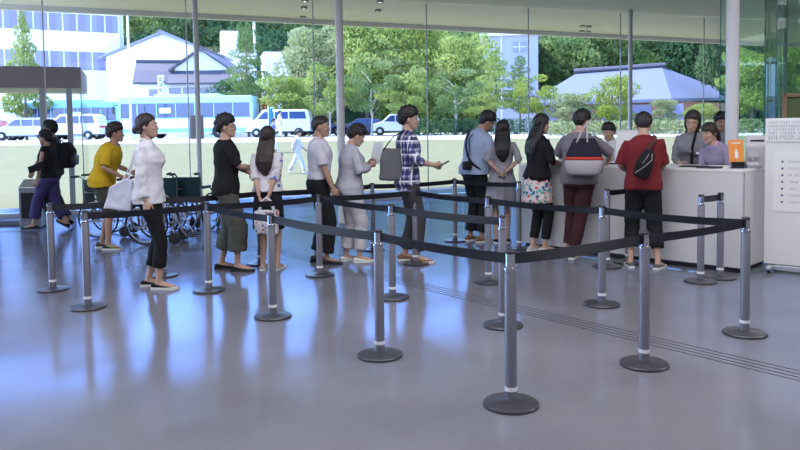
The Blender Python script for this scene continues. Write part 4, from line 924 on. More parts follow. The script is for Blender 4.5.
# ------------------------------------------------------------------ trees
LV = dict(light=leaf_mat('leaf_light', (.17, .25, .06), (.44, .50, .17)), mid=leaf_mat('leaf_mid', (.09, .16, .06), (.28, .36, .13)), dark=leaf_mat('leaf_dark', (.03, .08, .05), (.10, .19, .08)), yellow=leaf_mat('leaf_yellow', (.18, .26, .04), (.42, .46, .12)), pale=leaf_mat('leaf_pale', (.22, .27, .12), (.42, .46, .25)), forest=leaf_mat('leaf_forest', (.05, .10, .05), (.17, .25, .10), .4))
m_bark = mat('bark', (.16, .12, .10), .9, var=.3, scale=6, stretch=(1, 1, .2)); m_barkp = mat('pale_bark', (.42, .38, .34), .9, var=.15, scale=6, stretch=(1, 1, .2))
def leaf_mesh(blobs, n, size, seed):
    g = np.random.default_rng(seed); w = np.array([bl[1][0]*bl[1][1]+bl[1][0]*bl[1][2] for bl in blobs]); w = w/w.sum()
    k = g.choice(len(blobs), n, p=w); c = np.array([bl[0] for bl in blobs])[k]; r = np.array([bl[1] for bl in blobs])[k]
    d = g.normal(size=(n, 3)); d /= np.linalg.norm(d, axis=1)[:, None]
    p = c+d*r*(g.uniform(.55, 1.06, n)**.6)[:, None]
    a = g.normal(size=(n, 3)); a += d*.6; a /= np.linalg.norm(a, axis=1)[:, None]; t = np.cross(a, g.normal(size=(n, 3))); t /= np.linalg.norm(t, axis=1)[:, None]; u = np.cross(a, t)
    s_ = size*g.uniform(.6, 1.3, n)[:, None]
    q = np.stack([p-t*s_, p-u*s_*.55+a*s_*.12, p+t*s_, p+u*s_*.55+a*s_*.12], 1).reshape(-1, 3)
    me = bpy.data.meshes.new('leaves'); me.vertices.add(4*n); me.vertices.foreach_set('co', q.ravel())
    me.loops.add(4*n); me.loops.foreach_set('vertex_index', np.arange(4*n)); me.polygons.add(n); me.polygons.foreach_set('loop_start', np.arange(0, 4*n, 4))
    me.update(calc_edges=True); return me
def proto_tree(kind, seed, n, leaf):
    """crown in a unit: height 1 from the ground, half width .5"""
    g = random.Random(seed); bl = []
    if kind == 'round':
        for i in range(26):
            z = g.uniform(.30, .92); rr = .36*math.sqrt(max(0, 1-((z-.58)/.42)**2)); a = g.uniform(0, 6.28); bl.append(((rr*cos(a)*g.uniform(.3, 1), rr*sin(a)*g.uniform(.3, 1), z), (g.uniform(.11, .18),)*2+(g.uniform(.07, .12),)))
        bl.append(((0, 0, .6), (.3, .3, .28)))
    if kind == 'low':
        for i in range(30):
            z = g.uniform(.08, .9); rr = .40*math.sqrt(max(0, 1-((z-.45)/.55)**2)); a = g.uniform(0, 6.28); bl.append(((rr*cos(a)*g.uniform(.4, 1), rr*sin(a)*g.uniform(.4, 1), z), (g.uniform(.10, .17),)*2+(g.uniform(.06, .11),)))
        bl.append(((0, 0, .45), (.3, .3, .35)))
    if kind == 'pine':
        for i in range(15):
            z = .30+.66*i/14; rr = lerp(.36, .05, (i/14)**1.2); a = i*2.4; bl.append(((rr*cos(a)*.7, rr*sin(a)*.7, z), (lerp(.27, .12, i/14),)*2+(.045,)))
    if kind == 'cone':
        for i in range(24):
            z = .22+.74*i/23; rr = lerp(.38, .03, (i/23)**.9); a = i*2.4; bl.append(((rr*cos(a)*.75, rr*sin(a)*.75, z), (lerp(.17, .05, i/23),)*2+(.05,)))
    if kind == 'airy':
        for i in range(22):
            z = g.uniform(.35, .93); rr = .38*math.sqrt(max(0, 1-((z-.62)/.38)**2)); a = g.uniform(0, 6.28); bl.append(((rr*cos(a), rr*sin(a), z), (g.uniform(.11, .17),)*2+(g.uniform(.05, .09),)))
    me = leaf_mesh(bl, n, leaf, seed); t = M(); g2 = random.Random(seed+5)
    top = .85 if kind in ('pine', 'cone') else .62
    t.tube([(0, 0, 0), (.012, 0, top*.4), (-.01, .01, top*.75), (.005, 0, top)], [.022, .017, .012, .006], 8, round_ends=False)
    for bq in bl[::3]:
        c_ = V(bq[0]); z0 = max(.15, c_.z-.18); t.tube([(0, 0, z0), tuple(V((0, 0, z0)).lerp(c_, .5)+V((0, 0, .02))), tuple(c_)], [.005, .004, .002], 6, round_ends=False)
    return me, t.mesh('trunk')
PT = {k: proto_tree(*v) for k, v in dict(round1=('round', 1, 9000, .018), round2=('round', 2, 9000, .018), low1=('low', 3, 9000, .018), low2=('low', 4, 8000, .020), pine1=('pine', 5, 6500, .014), cone1=('cone', 6, 6000, .016), airy1=('airy', 7, 4200, .018), airy2=('airy', 8, 4200, .018), forest1=('round', 9, 5000, .024), forest2=('low', 10, 5000, .024)).items()}
TM = {}
def tree(name, label, px, Y, ytop, wpx, kind, leafm, bark=m_bark, group=None, rot=None, sx=1, cat='tree', top=None, z0=None):
    base = gpt(px, Y)
    if z0 is not None: base.z = z0
    H = (top if top is not None else at(px, ytop, Y).z)-base.z; W = wpx*Y/F
    o = empty(name, base, rot if rot is not None else random.uniform(0, 6.28), label, cat, group); o.scale = (W, W, H)
    for part, me, mt in (('foliage', PT[kind][0], LV[leafm]), ('trunk', PT[kind][1], bark)):
        key = (kind, part, mt.name)
        if key not in TM: m2 = me.copy(); m2.materials.clear(); m2.materials.append(mt); TM[key] = m2
        c_ = bpy.data.objects.new(part, TM[key]); col.objects.link(c_); c_.parent = o
    return o
T3 = [
 ('conical_tree', 'pale green tapering tree in front of the white office building', 27, 56, 9, 62, 'cone1', 'light'),
 ('pine_tree', 'tall layered pine tree right of the bus, before the white box building', 249, 56, 22, 62, 'pine1', 'mid'),
 ('broadleaf_tree', 'bushy dark tree low between the house and the layered pine', 233, 60, 72, 70, 'low1', 'dark'),
 ('broadleaf_tree', 'round light green tree above the white van', 286, 53, 74, 78, 'low2', 'light'),
 ('broadleaf_tree', 'large pale green tree left of the column behind the woman reading', 316, 60, 14, 96, 'low1', 'pale'),
 ('broadleaf_tree', 'large light green tree right of the column behind the woman reading', 368, 58, 16, 106, 'round2', 'light'),
 ('broadleaf_tree', 'broad light green tree rising above the plaid shirt man', 418, 60, 14, 104, 'low2', 'light'),
 ('broadleaf_tree', 'broad pale green tree above the light blue shirt man', 464, 58, 24, 92, 'low1', 'light'),
 ('slender_tree', 'slender pale-trunked tree left of the white car', 372, 49, 58, 60, 'airy1', 'mid', m_barkp),
 ('slender_tree', 'slender pale-trunked tree just right of the white car', 404, 49, 64, 60, 'airy2', 'light'),
 ('slender_tree', 'slender leaning tree with a pale trunk behind the light blue shirt man', 456, 48, 66, 60, 'airy1', 'mid', m_barkp),
 ('slender_tree', 'slender tree with a pale trunk beside the column behind the woman reading', 330, 49, 60, 54, 'airy2', 'light', m_barkp),
 ('layered_pine', 'cloud-pruned light green pine left of the blue-shaded building', 496, 52, 52, 62, 'pine1', 'light'),
 ('layered_pine', 'loose dark pine in front of the blue-shaded building', 520, 54, 56, 46, 'pine1', 'mid'),
 ('broadleaf_tree', 'yellowish small tree before the left end of the grey hall roof', 537, 50, 72, 48, 'airy1', 'yellow'),
 ('broadleaf_tree', 'pale feathery tree below the left end of the hall roof', 573, 48, 92, 62, 'low2', 'pale'),
 ('broadleaf_tree', 'bright yellow-green tree in front of the hall, left of the red shirt man', 612, 47, 68, 56, 'low1', 'yellow'),
 ('broadleaf_tree', 'pale shrub-like tree in front of the brown hall wall', 664, 47, 98, 36, 'low2', 'pale'),
 ('broadleaf_tree', 'small light green tree at the right part of the brown hall wall', 700, 47, 100, 38, 'low1', 'light'),
 ('broadleaf_tree', 'bright green tree seen through green glass right of the thick column', 752, 45, 46, 78, 'round1', 'light'),
 ('broadleaf_tree', 'mid green tree seen through the green glass at the right edge', 802, 44, 10, 90, 'round2', 'light'),
 ('broadleaf_tree', 'light tree rising over the hall roof next to the slim column', 626, 80, 50, 84, 'round2', 'light'),
]
for t in T3: tree(t[0], t[1], *t[2:8], **(dict(bark=t[8]) if len(t) > 8 else {}))
g = random.Random(11)
for k in range(4):
    for i in range(17):
        px = -60+i*56+g.uniform(-18, 18)+k*23; Y = 92+k*13+g.uniform(-3, 3)
        if k == 0 and 100 < px < 250: Y += 8
        tree('forest_tree', 'dark green tree in the dense wood that closes the view behind the buildings', px, Y, 0, 105+g.uniform(-15, 15), g.choice(['forest1', 'forest2']), g.choice(['forest', 'forest', 'dark', 'mid']), group='trees of the dense wood behind the buildings', top=15+k*4.2+g.uniform(-1.5, 1.5))
for px, Y in ((730, 60), (770, 62), (815, 58), (575, 78), (610, 80), (660, 82), (700, 80), (530, 84), (735, 80)):
    tree('forest_tree', 'tall green tree of the wood standing behind the hall roof', px, Y, 0, 100, g.choice(['forest1', 'forest2', 'round1']), g.choice(['mid', 'forest', 'dark']), group='trees behind the hall roof', top=13.5+g.uniform(-1, 2))
# hedges
def hedge(label, px0, px1, Y, ytop, ybot, m, seed, dpt=1.2):
    a = at(px0, 140, Y).x; c_ = at(px1, 140, Y).x; z1 = at((px0+px1)/2, ytop, Y).z; z0 = gz(Y)
    g = np.random.default_rng(seed); bl = []
    o = empty('hedge', ((a+c_)/2, Y, z0), 0, label, 'hedge'); L_ = c_-a; h_ = z1-z0
    n = int(L_*1.6)
    for i in range(n): bl.append(((-L_/2+L_*(i+.5)/n, 0, h_*.48), (.55, dpt/2, h_*.5)))
    put('foliage', leaf_mesh(bl, int(L_*480), .075, seed), LV[m], o)
    b = M()
    for i in range(0, n, 2): b.tube([(bl[i][0][0], 0, 0), (bl[i][0][0], 0, h_*.6)], .03, 6)
    b.build('stems', m_bark, o)
hedge('long clipped pale green hedge along the lawn behind the counter', 545, 760, 44.6, 119.5, 142, 'pale', 21)
hedge('dark green hedge behind the lawn, left of the clipped pale hedge', 408, 543, 47.0, 118, 142, 'dark', 22)
hedge('low dark hedge in the background right of the white car', 300, 372, 58.0, 118, 142, 'dark', 23)

# ------------------------------------------------------------------ buildings
m_bw = mat('white_facade', (.86, .86, .88), .8, var=.02, scale=.5); m_win = mat('window_dark_glass', (.20, .20, .32), .15, var=.2, scale=.4); m_roof = mat('grey_roof_tiles', (.075, .07, .10), .6, var=.15, scale=3)
m_blueroof = mat('blue_grey_metal_roof', (.13, .145, .21), .7, .0, .05, 2, stretch=(1, 1, 1)); m_brownwall = mat('brown_timber_wall', (.34, .17, .10), .8, var=.15, scale=3); m_frame = mat('pale_frame', (.75, .75, .78), .5, var=.02)
bA = gpt(127, 80); bB = gpt(-60, 72); u = (bB-bA); u.z = 0; ln = u.length; rzb = math.atan2(u.y, u.x)
ob = empty('office_building', bA, rzb, 'big white office building with two long window bands at the upper left', 'building')
b = M(); b.box((ln/2, -7, 10.4), (ln, 14, 20.8)); b.build('walls', m_bw, ob)
for z0, z1 in ((12.3, 14.1), (8.3, 10.2), (16.4, 18.1)):
    nb_ = int((ln-.6)/1.36)
    for i in range(nb_):
        x = .5+i*1.36+.66; b = M(); b.box((x, .02, (z0+z1)/2-bA.z), (1.22, .08, z1-z0)); wv = b.build('window', m_win, ob)
        b = M(); b.box((x, .065, (z0+z1)/2-bA.z), (.06, .03, z1-z0)); b.box((x+(-.3 if i % 2 else .3), .062, (z0+z1)/2-bA.z), (.5, .012, z1-z0-.1)); b.build('blind', mat('lilac_blind', (.22, .20, .33), .6, var=.05), wv)
b = M(); b.box((2.6, .04, 1.6), (3.2, .08, 3.0)); b.box((7.2, .04, 1.6), (3.2, .08, 3.0)); b.build('shutter', mat('pale_shutter', (.65, .66, .74), .5, var=.02), ob)
b = M(); b.box((ln/2, .05, 3.6), (ln, .12, .12)); b.box((.25, .05, 10.4), (.3, .12, 20.8)); b.build('cornice', mat('grey_cornice', (.45, .45, .55), .6, var=.03), ob)
def gable_house(name, label, base, rz, w, d, he, hr, wallm, roofm, over=.5, wins=()):
    o = empty(name, base, rz, label, 'house'); b = M()
    b.prism([(-w/2, 0, 0), (w/2, 0, 0), (w/2, 0, he), (0, 0, hr), (-w/2, 0, he)], (0, d, 0)); b.build('walls', wallm, o)
    b = M(); sl = (hr-he)/(w/2); 
    for k in (1, -1): b.prism([(0, -over, hr+.18), (k*(w/2+over), -over, he-sl*over+.18), (k*(w/2+over), -over, he-sl*over), (0, -over, hr)], (0, d+2*over, 0))
    b.build('roof', roofm, o); b = M(); b.box((0, d/2, hr+.22), (.3, d+2*over, .22)); b.build('ridge', roofm, o)
    for (x, z, ww, hh) in wins:
        b = M(); b.box((x, -.02, z), (ww, .08, hh)); q = b.build('window', m_win, o); b = M()
        for xx in (-ww/2, 0, ww/2): b.box((x+xx, -.07, z), (.08, .06, hh))
        b.box((x, -.07, z+hh/2), (ww, .06, .08)); b.build('window_frame', m_frame, q)
    return o
p = gpt(165, 76); gable_house('gabled_hall', 'white gabled building behind the tiled house, left of centre', p, 0, 11.5, 9, at(165, 56, 76).z-p.z, at(165, 34, 76).z-p.z, m_bw, mat('pale_lilac_roof', (.28, .28, .38), .6, var=.04), .6, ((0, 7.2, 1.6, .8),))
p = gpt(203, 66); hh_ = gable_house('tiled_house', 'traditional house with a dark tiled gable roof above the bus', p, 0, 4.6, 8, at(203, 68, 66).z-p.z, at(203, 50, 66).z-p.z, m_bw, m_roof, .5, ())
b = M(); b.prism([(-2.6, -1.9, 4.55), (2.7, -1.9, 4.55), (2.7, -.0, 5.75), (-2.6, -.0, 5.75)], (0, 0, .14)); b.prism([(-3.0, -1.6, 4.75), (2.6, -1.6, 4.75), (2.6, .02, 4.75), (-3, .02, 4.75)], (0, 0, .1)); b.build('porch_roof', m_roof, hh_)
b = M(); b.box((-.2, -1.1, 2.3), (5.2, .1, 4.6)); b.build('porch_wall', m_bw, hh_)
for i in range(4): b = M(); b.box((-2.0+i*1.2, -1.17, 3.75), (1.05, .06, 1.15)); q = b.build('window', m_win, hh_); b = M(); b.box((-2.0+i*1.2, -1.21, 3.5), (.95, .04, .5)); b.build('white_blind', m_frame, q)
b = M(); b.box((-3.1, -1.5, 3.9), (.55, .2, 3.0)); sb_ = b.build('vertical_sign', m_bw, hh_)
b = M(); rr = random.Random(8)
for i in range(6): z = 5.1-i*.46; b.box((-3.1, -1.62, z), (.34, .02, .05)); b.box((-3.1+rr.uniform(-.1, .1), -1.62, z-.1), (.05, .02, .3)); b.box((-3.1, -1.62, z-.17), (.26, .02, .05))
b.build('sign_characters', mat('sign_ink', (.12, .10, .2), .7, var=.1), sb_)
p = gpt(143, 69.5); q = gable_house('side_wing', 'lower left wing with a sloping lilac-grey tiled roof beside the tiled house', p, -R(78), 4.6, 4.6, 5.1, 6.9, m_bw, m_roof, .4)
b = M(); b.box((2.33, 1.6, 3.6), (.08, 1.3, 1.5)); b.build('window', m_win, q)
for (x0, x1, yt, Y, lab, win) in ((222, 242, 32, 86, 'small white box building sticking up between the layered pine and the wood', 0), (264, 293, 53, 74, 'white box building half hidden by the trees above the white van', 0), (208, 262, 54, 80, 'low white building behind the right side of the tiled house', 1)):
    a = gpt((x0+x1)/2, Y); w = (x1-x0)*Y/F; o = empty('box_building', a, .25, lab, 'building'); hgt = at((x0+x1)/2, yt, Y).z-a.z
    b = M(); b.box((0, 2.5, hgt/2), (w*.85, 5, hgt)); b.build('walls', m_bw, o); b = M(); b.box((0, 2.5, hgt+.06), (w*.87, 5.1, .12)); b.build('parapet', m_frame, o)
    for i in range(2): b = M(); b.box((-w*.2+i*w*.4, -.02, hgt*.55), (w*.18, .06, 1.1)); b.build('window', m_win, o)
a = gpt(511, 74); o = empty('plain_building', a, -.12, 'tall pale building in blue shade behind the pines, right of the picture centre', 'building'); hgt = at(511, 35.5, 74).z-a.z; w = 5.4
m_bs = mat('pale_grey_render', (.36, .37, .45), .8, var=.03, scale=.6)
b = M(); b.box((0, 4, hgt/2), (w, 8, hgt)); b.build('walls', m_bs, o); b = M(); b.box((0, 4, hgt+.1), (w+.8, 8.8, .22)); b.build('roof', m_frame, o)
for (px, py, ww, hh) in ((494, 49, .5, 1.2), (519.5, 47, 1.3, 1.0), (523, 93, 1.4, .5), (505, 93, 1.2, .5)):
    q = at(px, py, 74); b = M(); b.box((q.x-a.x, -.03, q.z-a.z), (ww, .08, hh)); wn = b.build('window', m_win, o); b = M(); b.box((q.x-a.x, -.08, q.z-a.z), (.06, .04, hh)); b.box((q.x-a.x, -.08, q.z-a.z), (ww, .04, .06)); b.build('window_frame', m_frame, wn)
b = M(); b.box((-.9, -.05, hgt/2), (.10, .1, hgt)); b.build('downpipe', m_frame, o)
# hall with hipped roof
hc = gpt(640, 60); o = empty('hipped_roof_hall', hc, 0, 'low hall with a broad blue-grey hipped roof and brown walls', 'building'); L0 = lambda p: p-hc
eL, eC, eR = at(528, 103, 63), at(672, 98.5, 58), at(742, 97, 71); rR, rL = at(662, 67, 68), at(577, 73, 70); eb_ = eL+(eR-eC)
b = M(); P_ = [L0(x) for x in (eL, eC, eR, eb_, rR, rL)]
b.add(P_+[x-V((0, 0, .25)) for x in P_[:4]], [(0, 1, 4, 5), (1, 2, 4), (2, 3, 5, 4), (3, 0, 5), (0, 6, 7, 1), (1, 7, 8, 2), (2, 8, 9, 3), (3, 9, 6, 0), (6, 9, 8, 7)]); b.build('roof', m_blueroof, o)
b = M(); b.tube([L0(rL)+V((-.3, 0, .15)), L0(rR)+V((.3, 0, .15))], .32, 8, round_ends=False, flat=.8); b.build('ridge', m_roof, o)
ctr = (P_[0]+P_[2])/2; wl = [V((lerp(x.x, ctr.x, .06), lerp(x.y, ctr.y, .06), 0)) for x in P_[:4]]
b = M(); b.prism(wl, (0, 0, P_[1].z-.1)); b.build('walls', m_brownwall, o)
uu = (wl[1]-wl[0]).normalized(); nn = V((uu.y, -uu.x, 0)); b = M()
for i in range(5): c_ = wl[0]+uu*(1.5+i*2.4)+nn*.04; b.box((c_.x, c_.y, 1.5), (1.5, .06, 1.3), rz=math.atan2(uu.y, uu.x))
b.build('window', m_win, o)

# ------------------------------------------------------------------ vehicles and street things
m_cy = mat('bus_cyan_paint', (.22, .58, .78), .3, var=.03, coat=.4); m_bwh = mat('bus_white_paint', (.78, .84, .88), .3, var=.02, coat=.4); m_vg = mat('vehicle_glass', (.05, .09, .22), .08, var=.2, scale=1); m_tyre = mat('tyre', (.02, .02, .02), .7, var=.1)
def wheel(o, x, y, r, w=.2, hub=m_steel):
    T_ = Matrix.Translation((x, y, r)) @ Matrix.Rotation(R(90), 4, 'X')
    b = M(); b.lathe([(r*.55, -w/2), (r*.95, -w/2), (r, -w*.3), (r, w*.3), (r*.95, w/2), (r*.55, w/2)], 24, T_); q = b.build('wheel', m_tyre, o, True)
    b = M(); b.lathe([(.02, w/2+.0), (r*.3, w/2+.01), (r*.55, w/2-.01), (r*.55, -w/2), (.02, -w/2)], 16, T_); b.build('hub', hub, q, True)
def bus(label, pos, L_, lower, upper, flip=1, rz=0):
    o = empty('bus', pos, rz, label, 'bus'); W, H = 2.3, 2.95
    b = M(); b.box((0, W/2, .32+.55), (L_, W, 1.1)); b.build('lower_body', lower, o, bevel=.06)
    b = M(); b.box((0, W/2, 2.62), (L_, W, .50)); b.box((0, W/2, 2.95), (L_*.5, W*.6, .16)); b.build('roof', upper, o, bevel=.08)
    b = M(); b.box((0, W/2, 1.92), (L_-.06, W-.06, 1.0)); b.build('window_glass', m_vg, o)
    n = 7; b = M()
    for i in range(n+1): x = -L_/2+L_*i/n; b.box((min(max(x, -L_/2+.06), L_/2-.06), W/2, 1.92), (.05 if 0 < i < n else .2, W+.01, 1.0))
    b.build('window_pillar', upper, o)
    b = M(); b.box((0, -.01, 1.38), (L_, .02, .07)); b.box((0, -.01, .55), (L_, .02, .25)); b.build('side_stripe', m_bwh if lower is m_cy else m_cy, o)
    xf = -L_/2*flip
    b = M(); b.box((xf+flip*1.3, -.015, 1.35), (1.0, .03, 1.9)); d_ = b.build('door', m_vg, o); b = M(); b.box((xf+flip*1.3, -.04, 1.35), (.06, .02, 1.9)); b.build('door_frame', upper, d_)
    b = M(); b.box((xf+flip*3.2, -.02, 1.9), (.8, .03, .38)); b.build('destination_sign', m_paper, o)
    b = M(); b.box((xf-flip*.01, W/2, 1.75), (.03, W-.3, 1.3)); b.build('windscreen', m_vg, o)
    b = M(); b.box((xf-flip*.25, -.15, 1.95), (.1, .2, .5)); b.tube([(xf, 0, 2.3), (xf-flip*.25, -.12, 2.3), (xf-flip*.25, -.15, 2.1)], .03, 6); b.build('mirror', m_blackp, o)
    for y in (.35, W-.35): b = M(); b.box((xf-flip*.02, y, .75), (.05, .35, .18)); b.build('headlight', m_frame, o)
    for x in (-L_/2+2.1, L_/2-2.3):
        for y in (.1, W-.1): wheel(o, x, y, .46, .28)
    return o
p = gpt(186, 50.5); bus('white and cyan city bus behind the lawn, above the woman in the white jacket', p, 9.1, m_bwh, mat('bus_pale_blue_paint', (.40, .68, .85), .3, var=.02, coat=.4), 1)
p = gpt(72, 57); bus('pale blue bus partly hidden by the office building and the vestibule posts', p, 7.2, mat('bus_blue_paint', (.30, .55, .80), .3, var=.03, coat=.3), m_cy, -1)
def car(label, pos, L_, Hh, prof, paint, flip=1, name='car', rz=0):
    o = empty(name, pos, rz, label, 'car'); W = 1.65
    P0 = {'van': [(-.5, .20), (-.5, .62), (-.47, .96), (-.42, 1), (.22, 1), (.36, .62), (.48, .52), (.5, .40), (.5, .20)],
          'mini': [(-.5, .20), (-.5, .60), (-.45, .95), (-.38, 1), (.12, 1), (.28, .66), (.46, .55), (.5, .42), (.5, .20)],
          'sedan': [(-.5, .22), (-.5, .60), (-.42, .66), (-.30, .96), (-.22, 1), (.05, 1), (.20, .68), (.44, .58), (.5, .45), (.5, .22)]}[prof]
    b = M(); b.prism([(x*L_*flip, 0, z*Hh) for x, z in P0], (0, W, 0)); b.build('body', paint, o, bevel=.05)
    if prof == 'van': wn = [[(-.44, .66), (-.42, .92), (-.18, .92), (-.18, .66)], [(-.16, .66), (-.16, .92), (.04, .92), (.04, .66)], [(.06, .66), (.06, .92), (.20, .92), (.31, .66)]]
    elif prof == 'mini': wn = [[(-.43, .64), (-.40, .92), (-.2, .92), (-.2, .64)], [(-.18, .64), (-.18, .92), (-.0, .92), (-.0, .64)], [(.02, .64), (.02, .92), (.10, .92), (.24, .66)]]
    else: wn = [[(-.36, .68), (-.27, .93), (-.12, .93), (-.12, .68)], [(-.10, .68), (-.10, .93), (.03, .93), (.16, .68)]]
    for wq in wn: b = M(); b.prism([(x*L_*flip, -.012, z*Hh) for x, z in wq], (0, W+.024, 0)); b.build('side_window', m_vg, o)
    b = M(); b.box((L_*.5*flip, W/2, .44*Hh), (.06, W*.9, .10)); b.build('headlight', m_frame, o)
    b = M(); b.box((-L_*.5*flip, W/2, .50*Hh), (.05, W*.95, .14)); b.build('tail_light', mat('tail_red', (.5, .03, .03), .3, var=.05), o)
    b = M(); b.box((0, W/2, .19*Hh), (L_*1.0, W*.98, .08)); b.build('sill', m_blackp, o)
    for x in (-.32, .33):
        for y in (.06, W-.06): wheel(o, x*L_*flip, y, .31, .2)
    return o
pw_ = mat('white_car_paint', (.80, .80, .84), .25, var=.02, coat=.6); pdk = mat('dark_blue_car_paint', (.05, .06, .13), .25, var=.05, coat=.6); psil = mat('silver_car_paint', (.45, .47, .56), .3, .3, .03, coat=.5)
car('white van parked right of the city bus, above the floral blouse woman', gpt(278, 50), 4.4, 1.85, 'van', pw_, -1)
car('white car parked behind the lawn, left of the plaid shirt man', gpt(396, 52), 3.4, 1.50, 'mini', pw_, -1)
car('dark blue car parked behind the column and the woman reading', gpt(361, 54), 4.3, 1.25, 'sedan', pdk, -1)
car('dark car half hidden by the man in the white short-sleeved shirt', gpt(319, 54), 4.2, 1.35, 'sedan', pdk, 1)
car('white minivan seen through the vestibule glass at the left', gpt(68, 50.5), 4.3, 1.75, 'mini', pw_, -1)
car('silver-blue hatchback at the far left behind the vestibule', gpt(22, 51), 4.2, 1.55, 'mini', psil, -1)
car('red car partly cut off by the left picture edge', gpt(-8, 55), 4.0, 1.5, 'sedan', mat('red_car_paint', (.45, .06, .06), .3, var=.05, coat=.5), 1)
def pole(name, label, cat, px, Y, ytop, r, m=m_frame):
    p = gpt(px, Y); h_ = at(px, ytop, Y).z-p.z; o = empty(name, p, 0, label, cat); b = M(); b.tube([(0, 0, 0), (0, 0, h_)], [r, r*.75], 12, round_ends=False); b.build('shaft', m, o, True)
    b = M(); b.ell((0, 0, h_+r), (r*1.3,)*3, 12, 8); b.build('finial', m, o, True); b = M(); b.lathe([(r*2.2, 0), (r*2.2, .1), (r*1.2, .2)], 16); b.build('foot', m, o, True); return o
pole('flagpole', 'tall white flagpole in front of the office building and the bus', 'pole', 131.5, 47, -12, .085)
pole('utility_pole', 'grey utility pole beside the tall layered pine', 'pole', 257, 64, 22, .14, m_alu)
def banner(label, px, Y, y0, y1, w, cl):
    p = gpt(px, Y); za, zb_ = at(px, y0, Y).z-p.z, at(px, y1, Y).z-p.z; o = empty('banner', p, 0, label, 'banner'); b = M(); b.tube([(0, 0, 0), (0, 0, za+.1)], .03, 8); b.tube([(0, 0, za), (w, 0, za)], .02, 6); b.build('mast', m_frame, o, True)
    b = M(); rs = []
    for i in range(9): x = w*i/8; dy = .06*sin(i*1.3); rs.append([V((x, dy, zb_)), V((x, dy, za)), V((x, dy+.01, za)), V((x, dy+.01, zb_))])
    b.rings(rs); b.build('cloth', cl, o, True)
banner('red upright banner above the white van', 262, 53, 102, 116, .55, cloth('red_banner', (.6, .08, .10)))
banner('blue upright banner in front of the white van', 269, 48, 108, 135, .28, cloth('blue_banner', (.05, .25, .75)))
# notice taped on the glass
q = on_line(197.5, off=-.10); nt_ = empty('taped_notice', (q.x, q.y, 0), yaw_g, 'pale paper notice fixed to the glass wall beside the slim column', 'notice'); z0, z1 = at(197, 139, q.y).z, at(197, 115.5, q.y).z
b = M(); b.box((0, 0, (z0+z1)/2), (.27, .006, z1-z0)); b.build('sheet', mat('notice_paper', (.6, .6, .66), .7, var=.02), nt_)
b = M(); rr = random.Random(5)
for i in range(7): b.box((rr.uniform(-.02, .02), -.004, z1-.08-i*.07), (.18, .001, .012))
b.build('faint_lines', mat('faint_ink', (.42, .42, .5), .7, var=.02), nt_)
# spotlights under the roof
m_glow = mat('spot_glow', (.9, .93, 1), .3, var=0, emit=9); m_can = mat('spot_can', (.45, .45, .42), .4, var=.02)
sp_lab = {0: 'small ceiling spotlight left of the column at the top, uppermost of three', 1: 'small ceiling spotlight left of the column at the top, middle of three', 2: 'small ceiling spotlight left of the column at the top, lowest of three', 3: 'small ceiling spotlight just right of the middle column at the top edge', 4: 'small ceiling spotlight right of the middle column, the lower one', 5: 'small ceiling spotlight above the hall, front left of four', 6: 'small ceiling spotlight above the hall, front right of four', 7: 'small ceiling spotlight above the hall, back left of four', 8: 'small ceiling spotlight above the hall, back right of four'}
for i, (px, py) in enumerate(((305, 1), (304, 8), (303, 17.5), (380, 2), (378, 11), (582, 26.5), (588.5, 27), (582, 31.5), (588.5, 32))):
    q = floor_at(px, py, CEIL-.03); o = empty('spotlight', (q.x, q.y, CEIL), 0, sp_lab[i], 'spotlight', 'spotlights recessed in the ceiling')
    b = M(); b.lathe([(.075, 0), (.085, -.05), (.07, -.05), (.06, -.02)], 20); b.build('housing', m_can, o, True)
    b = M(); b.lathe([(.002, -.03), (.06, -.03), (.06, -.02), (.002, -.02)], 16); b.build('lens', m_glow, o)
# people outside
O1 = person('person in white clothes and a cap-like dark hair walking across the lawn outside', gpt(297, 27), 95, 1.60, False, 6, head=(8, 0, 0), armR=(.2, -.12, .9), armL=(-.2, .25, .95), hair='short', feet=((.07, .30, 0, 0), (-.07, -.34, .05, 0, -28)),
            top=dict(kind='shirt', mat=c_wht, sleeve=.85, hem=.84, loose=.03), bottom=dict(mat=c_wht, top=.10, knee=.085, hem=.08), shoes=dict(mat=c_wht))
O1.o['label'] = 'person in white shirt and trousers walking across the lawn outside'
O2 = person('person in a blue-violet top outside on the lawn, above the floral blouse woman', gpt(273, 36), 100, 1.62, False, 4, head=(6, 0, 0), hair='short', feet=((.07, .2, 0, 0), (-.07, -.2, .03, 0, -20)), top=dict(mat=cloth('blue_violet_cotton', (.22, .24, .50)), sleeve=.5), bottom=dict(mat=c_wht))
O3 = person('person in black and white clothes standing in front of the white van outside', gpt(280, 47), 60, 1.68, False, 3, hair='short', top=dict(mat=floral_mat('black_white_print', (.7, .7, .7), [(.05, .05, .06), (.1, .1, .1)], 9, .45), sleeve=.5), bottom=dict(mat=c_wht))

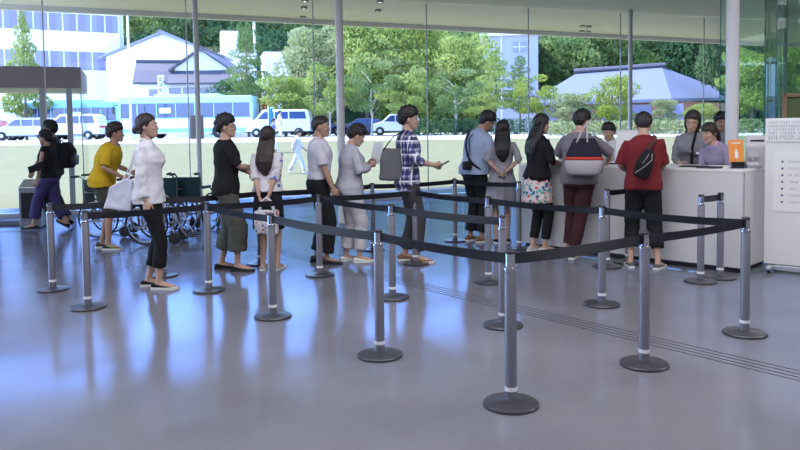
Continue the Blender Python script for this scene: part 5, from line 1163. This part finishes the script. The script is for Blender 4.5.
# ------------------------------------------------------------------ light
w = bpy.data.worlds.new('sky'); sc.world = w; w.use_nodes = True; nt = w.node_tree
sk_ = nt.nodes.new('ShaderNodeTexSky'); sk_.sky_type = 'NISHITA'; sk_.sun_disc = False; sk_.sun_elevation = R(56); sk_.sun_rotation = R(-83); sk_.dust_density = .1; sk_.ozone_density = 2.5
bg = nt.nodes['Background']; mx_ = nt.nodes.new('ShaderNodeMix'); mx_.data_type = 'RGBA'; mx_.blend_type = 'MULTIPLY'; mx_.inputs[0].default_value = 1; mx_.inputs[7].default_value = (.76, .85, 1.08, 1); nt.links.new(sk_.outputs[0], mx_.inputs[6]); nt.links.new(mx_.outputs[2], bg.inputs[0]); bg.inputs[1].default_value = .68
def light(name, kind, loc, rot, energy, colr=(1, 1, 1), size=None, sy=None, ang=None):
    l = bpy.data.lights.new(name, kind); l.energy = energy; l.color = colr
    if size: l.shape = 'RECTANGLE'; l.size = size; l.size_y = sy or size
    if ang is not None: l.angle = ang
    o = bpy.data.objects.new(name, l); col.objects.link(o); o.location = loc; o.rotation_euler = rot; return o
sd = V((-.93, .12, 0)).normalized()*cos(R(56))+V((0, 0, sin(R(56))))
o = light('sun', 'SUN', (0, 0, 30), (0, 0, 0), 7.0, (1, .95, .86), ang=R(.6)); o.rotation_euler = sd.to_track_quat('Z', 'Y').to_euler()
for i, (x, y) in enumerate(((-6, -2), (1, -2), (8, -2), (-6, 5), (1, 5), (8, 5), (14, 3))):
    light('ceiling_lamp', 'AREA', (x, y, CEIL-.03), (0, 0, 0), 135, (.93, .93, 1), 5.0, 3.0)
vs = sc.view_settings; sc.display_settings.display_device = 'sRGB'; vs.view_transform = 'Standard'; vs.look = 'None'; vs.gamma = 1; vs.use_curve_mapping = False; vs.exposure = .68
sc.cycles.max_bounces = 8; sc.cycles.transparent_max_bounces = 16; sc.cycles.caustics_reflective = False; sc.cycles.caustics_refractive = False; sc.cycles.sample_clamp_indirect = 6
sc.cycles.use_denoising = True
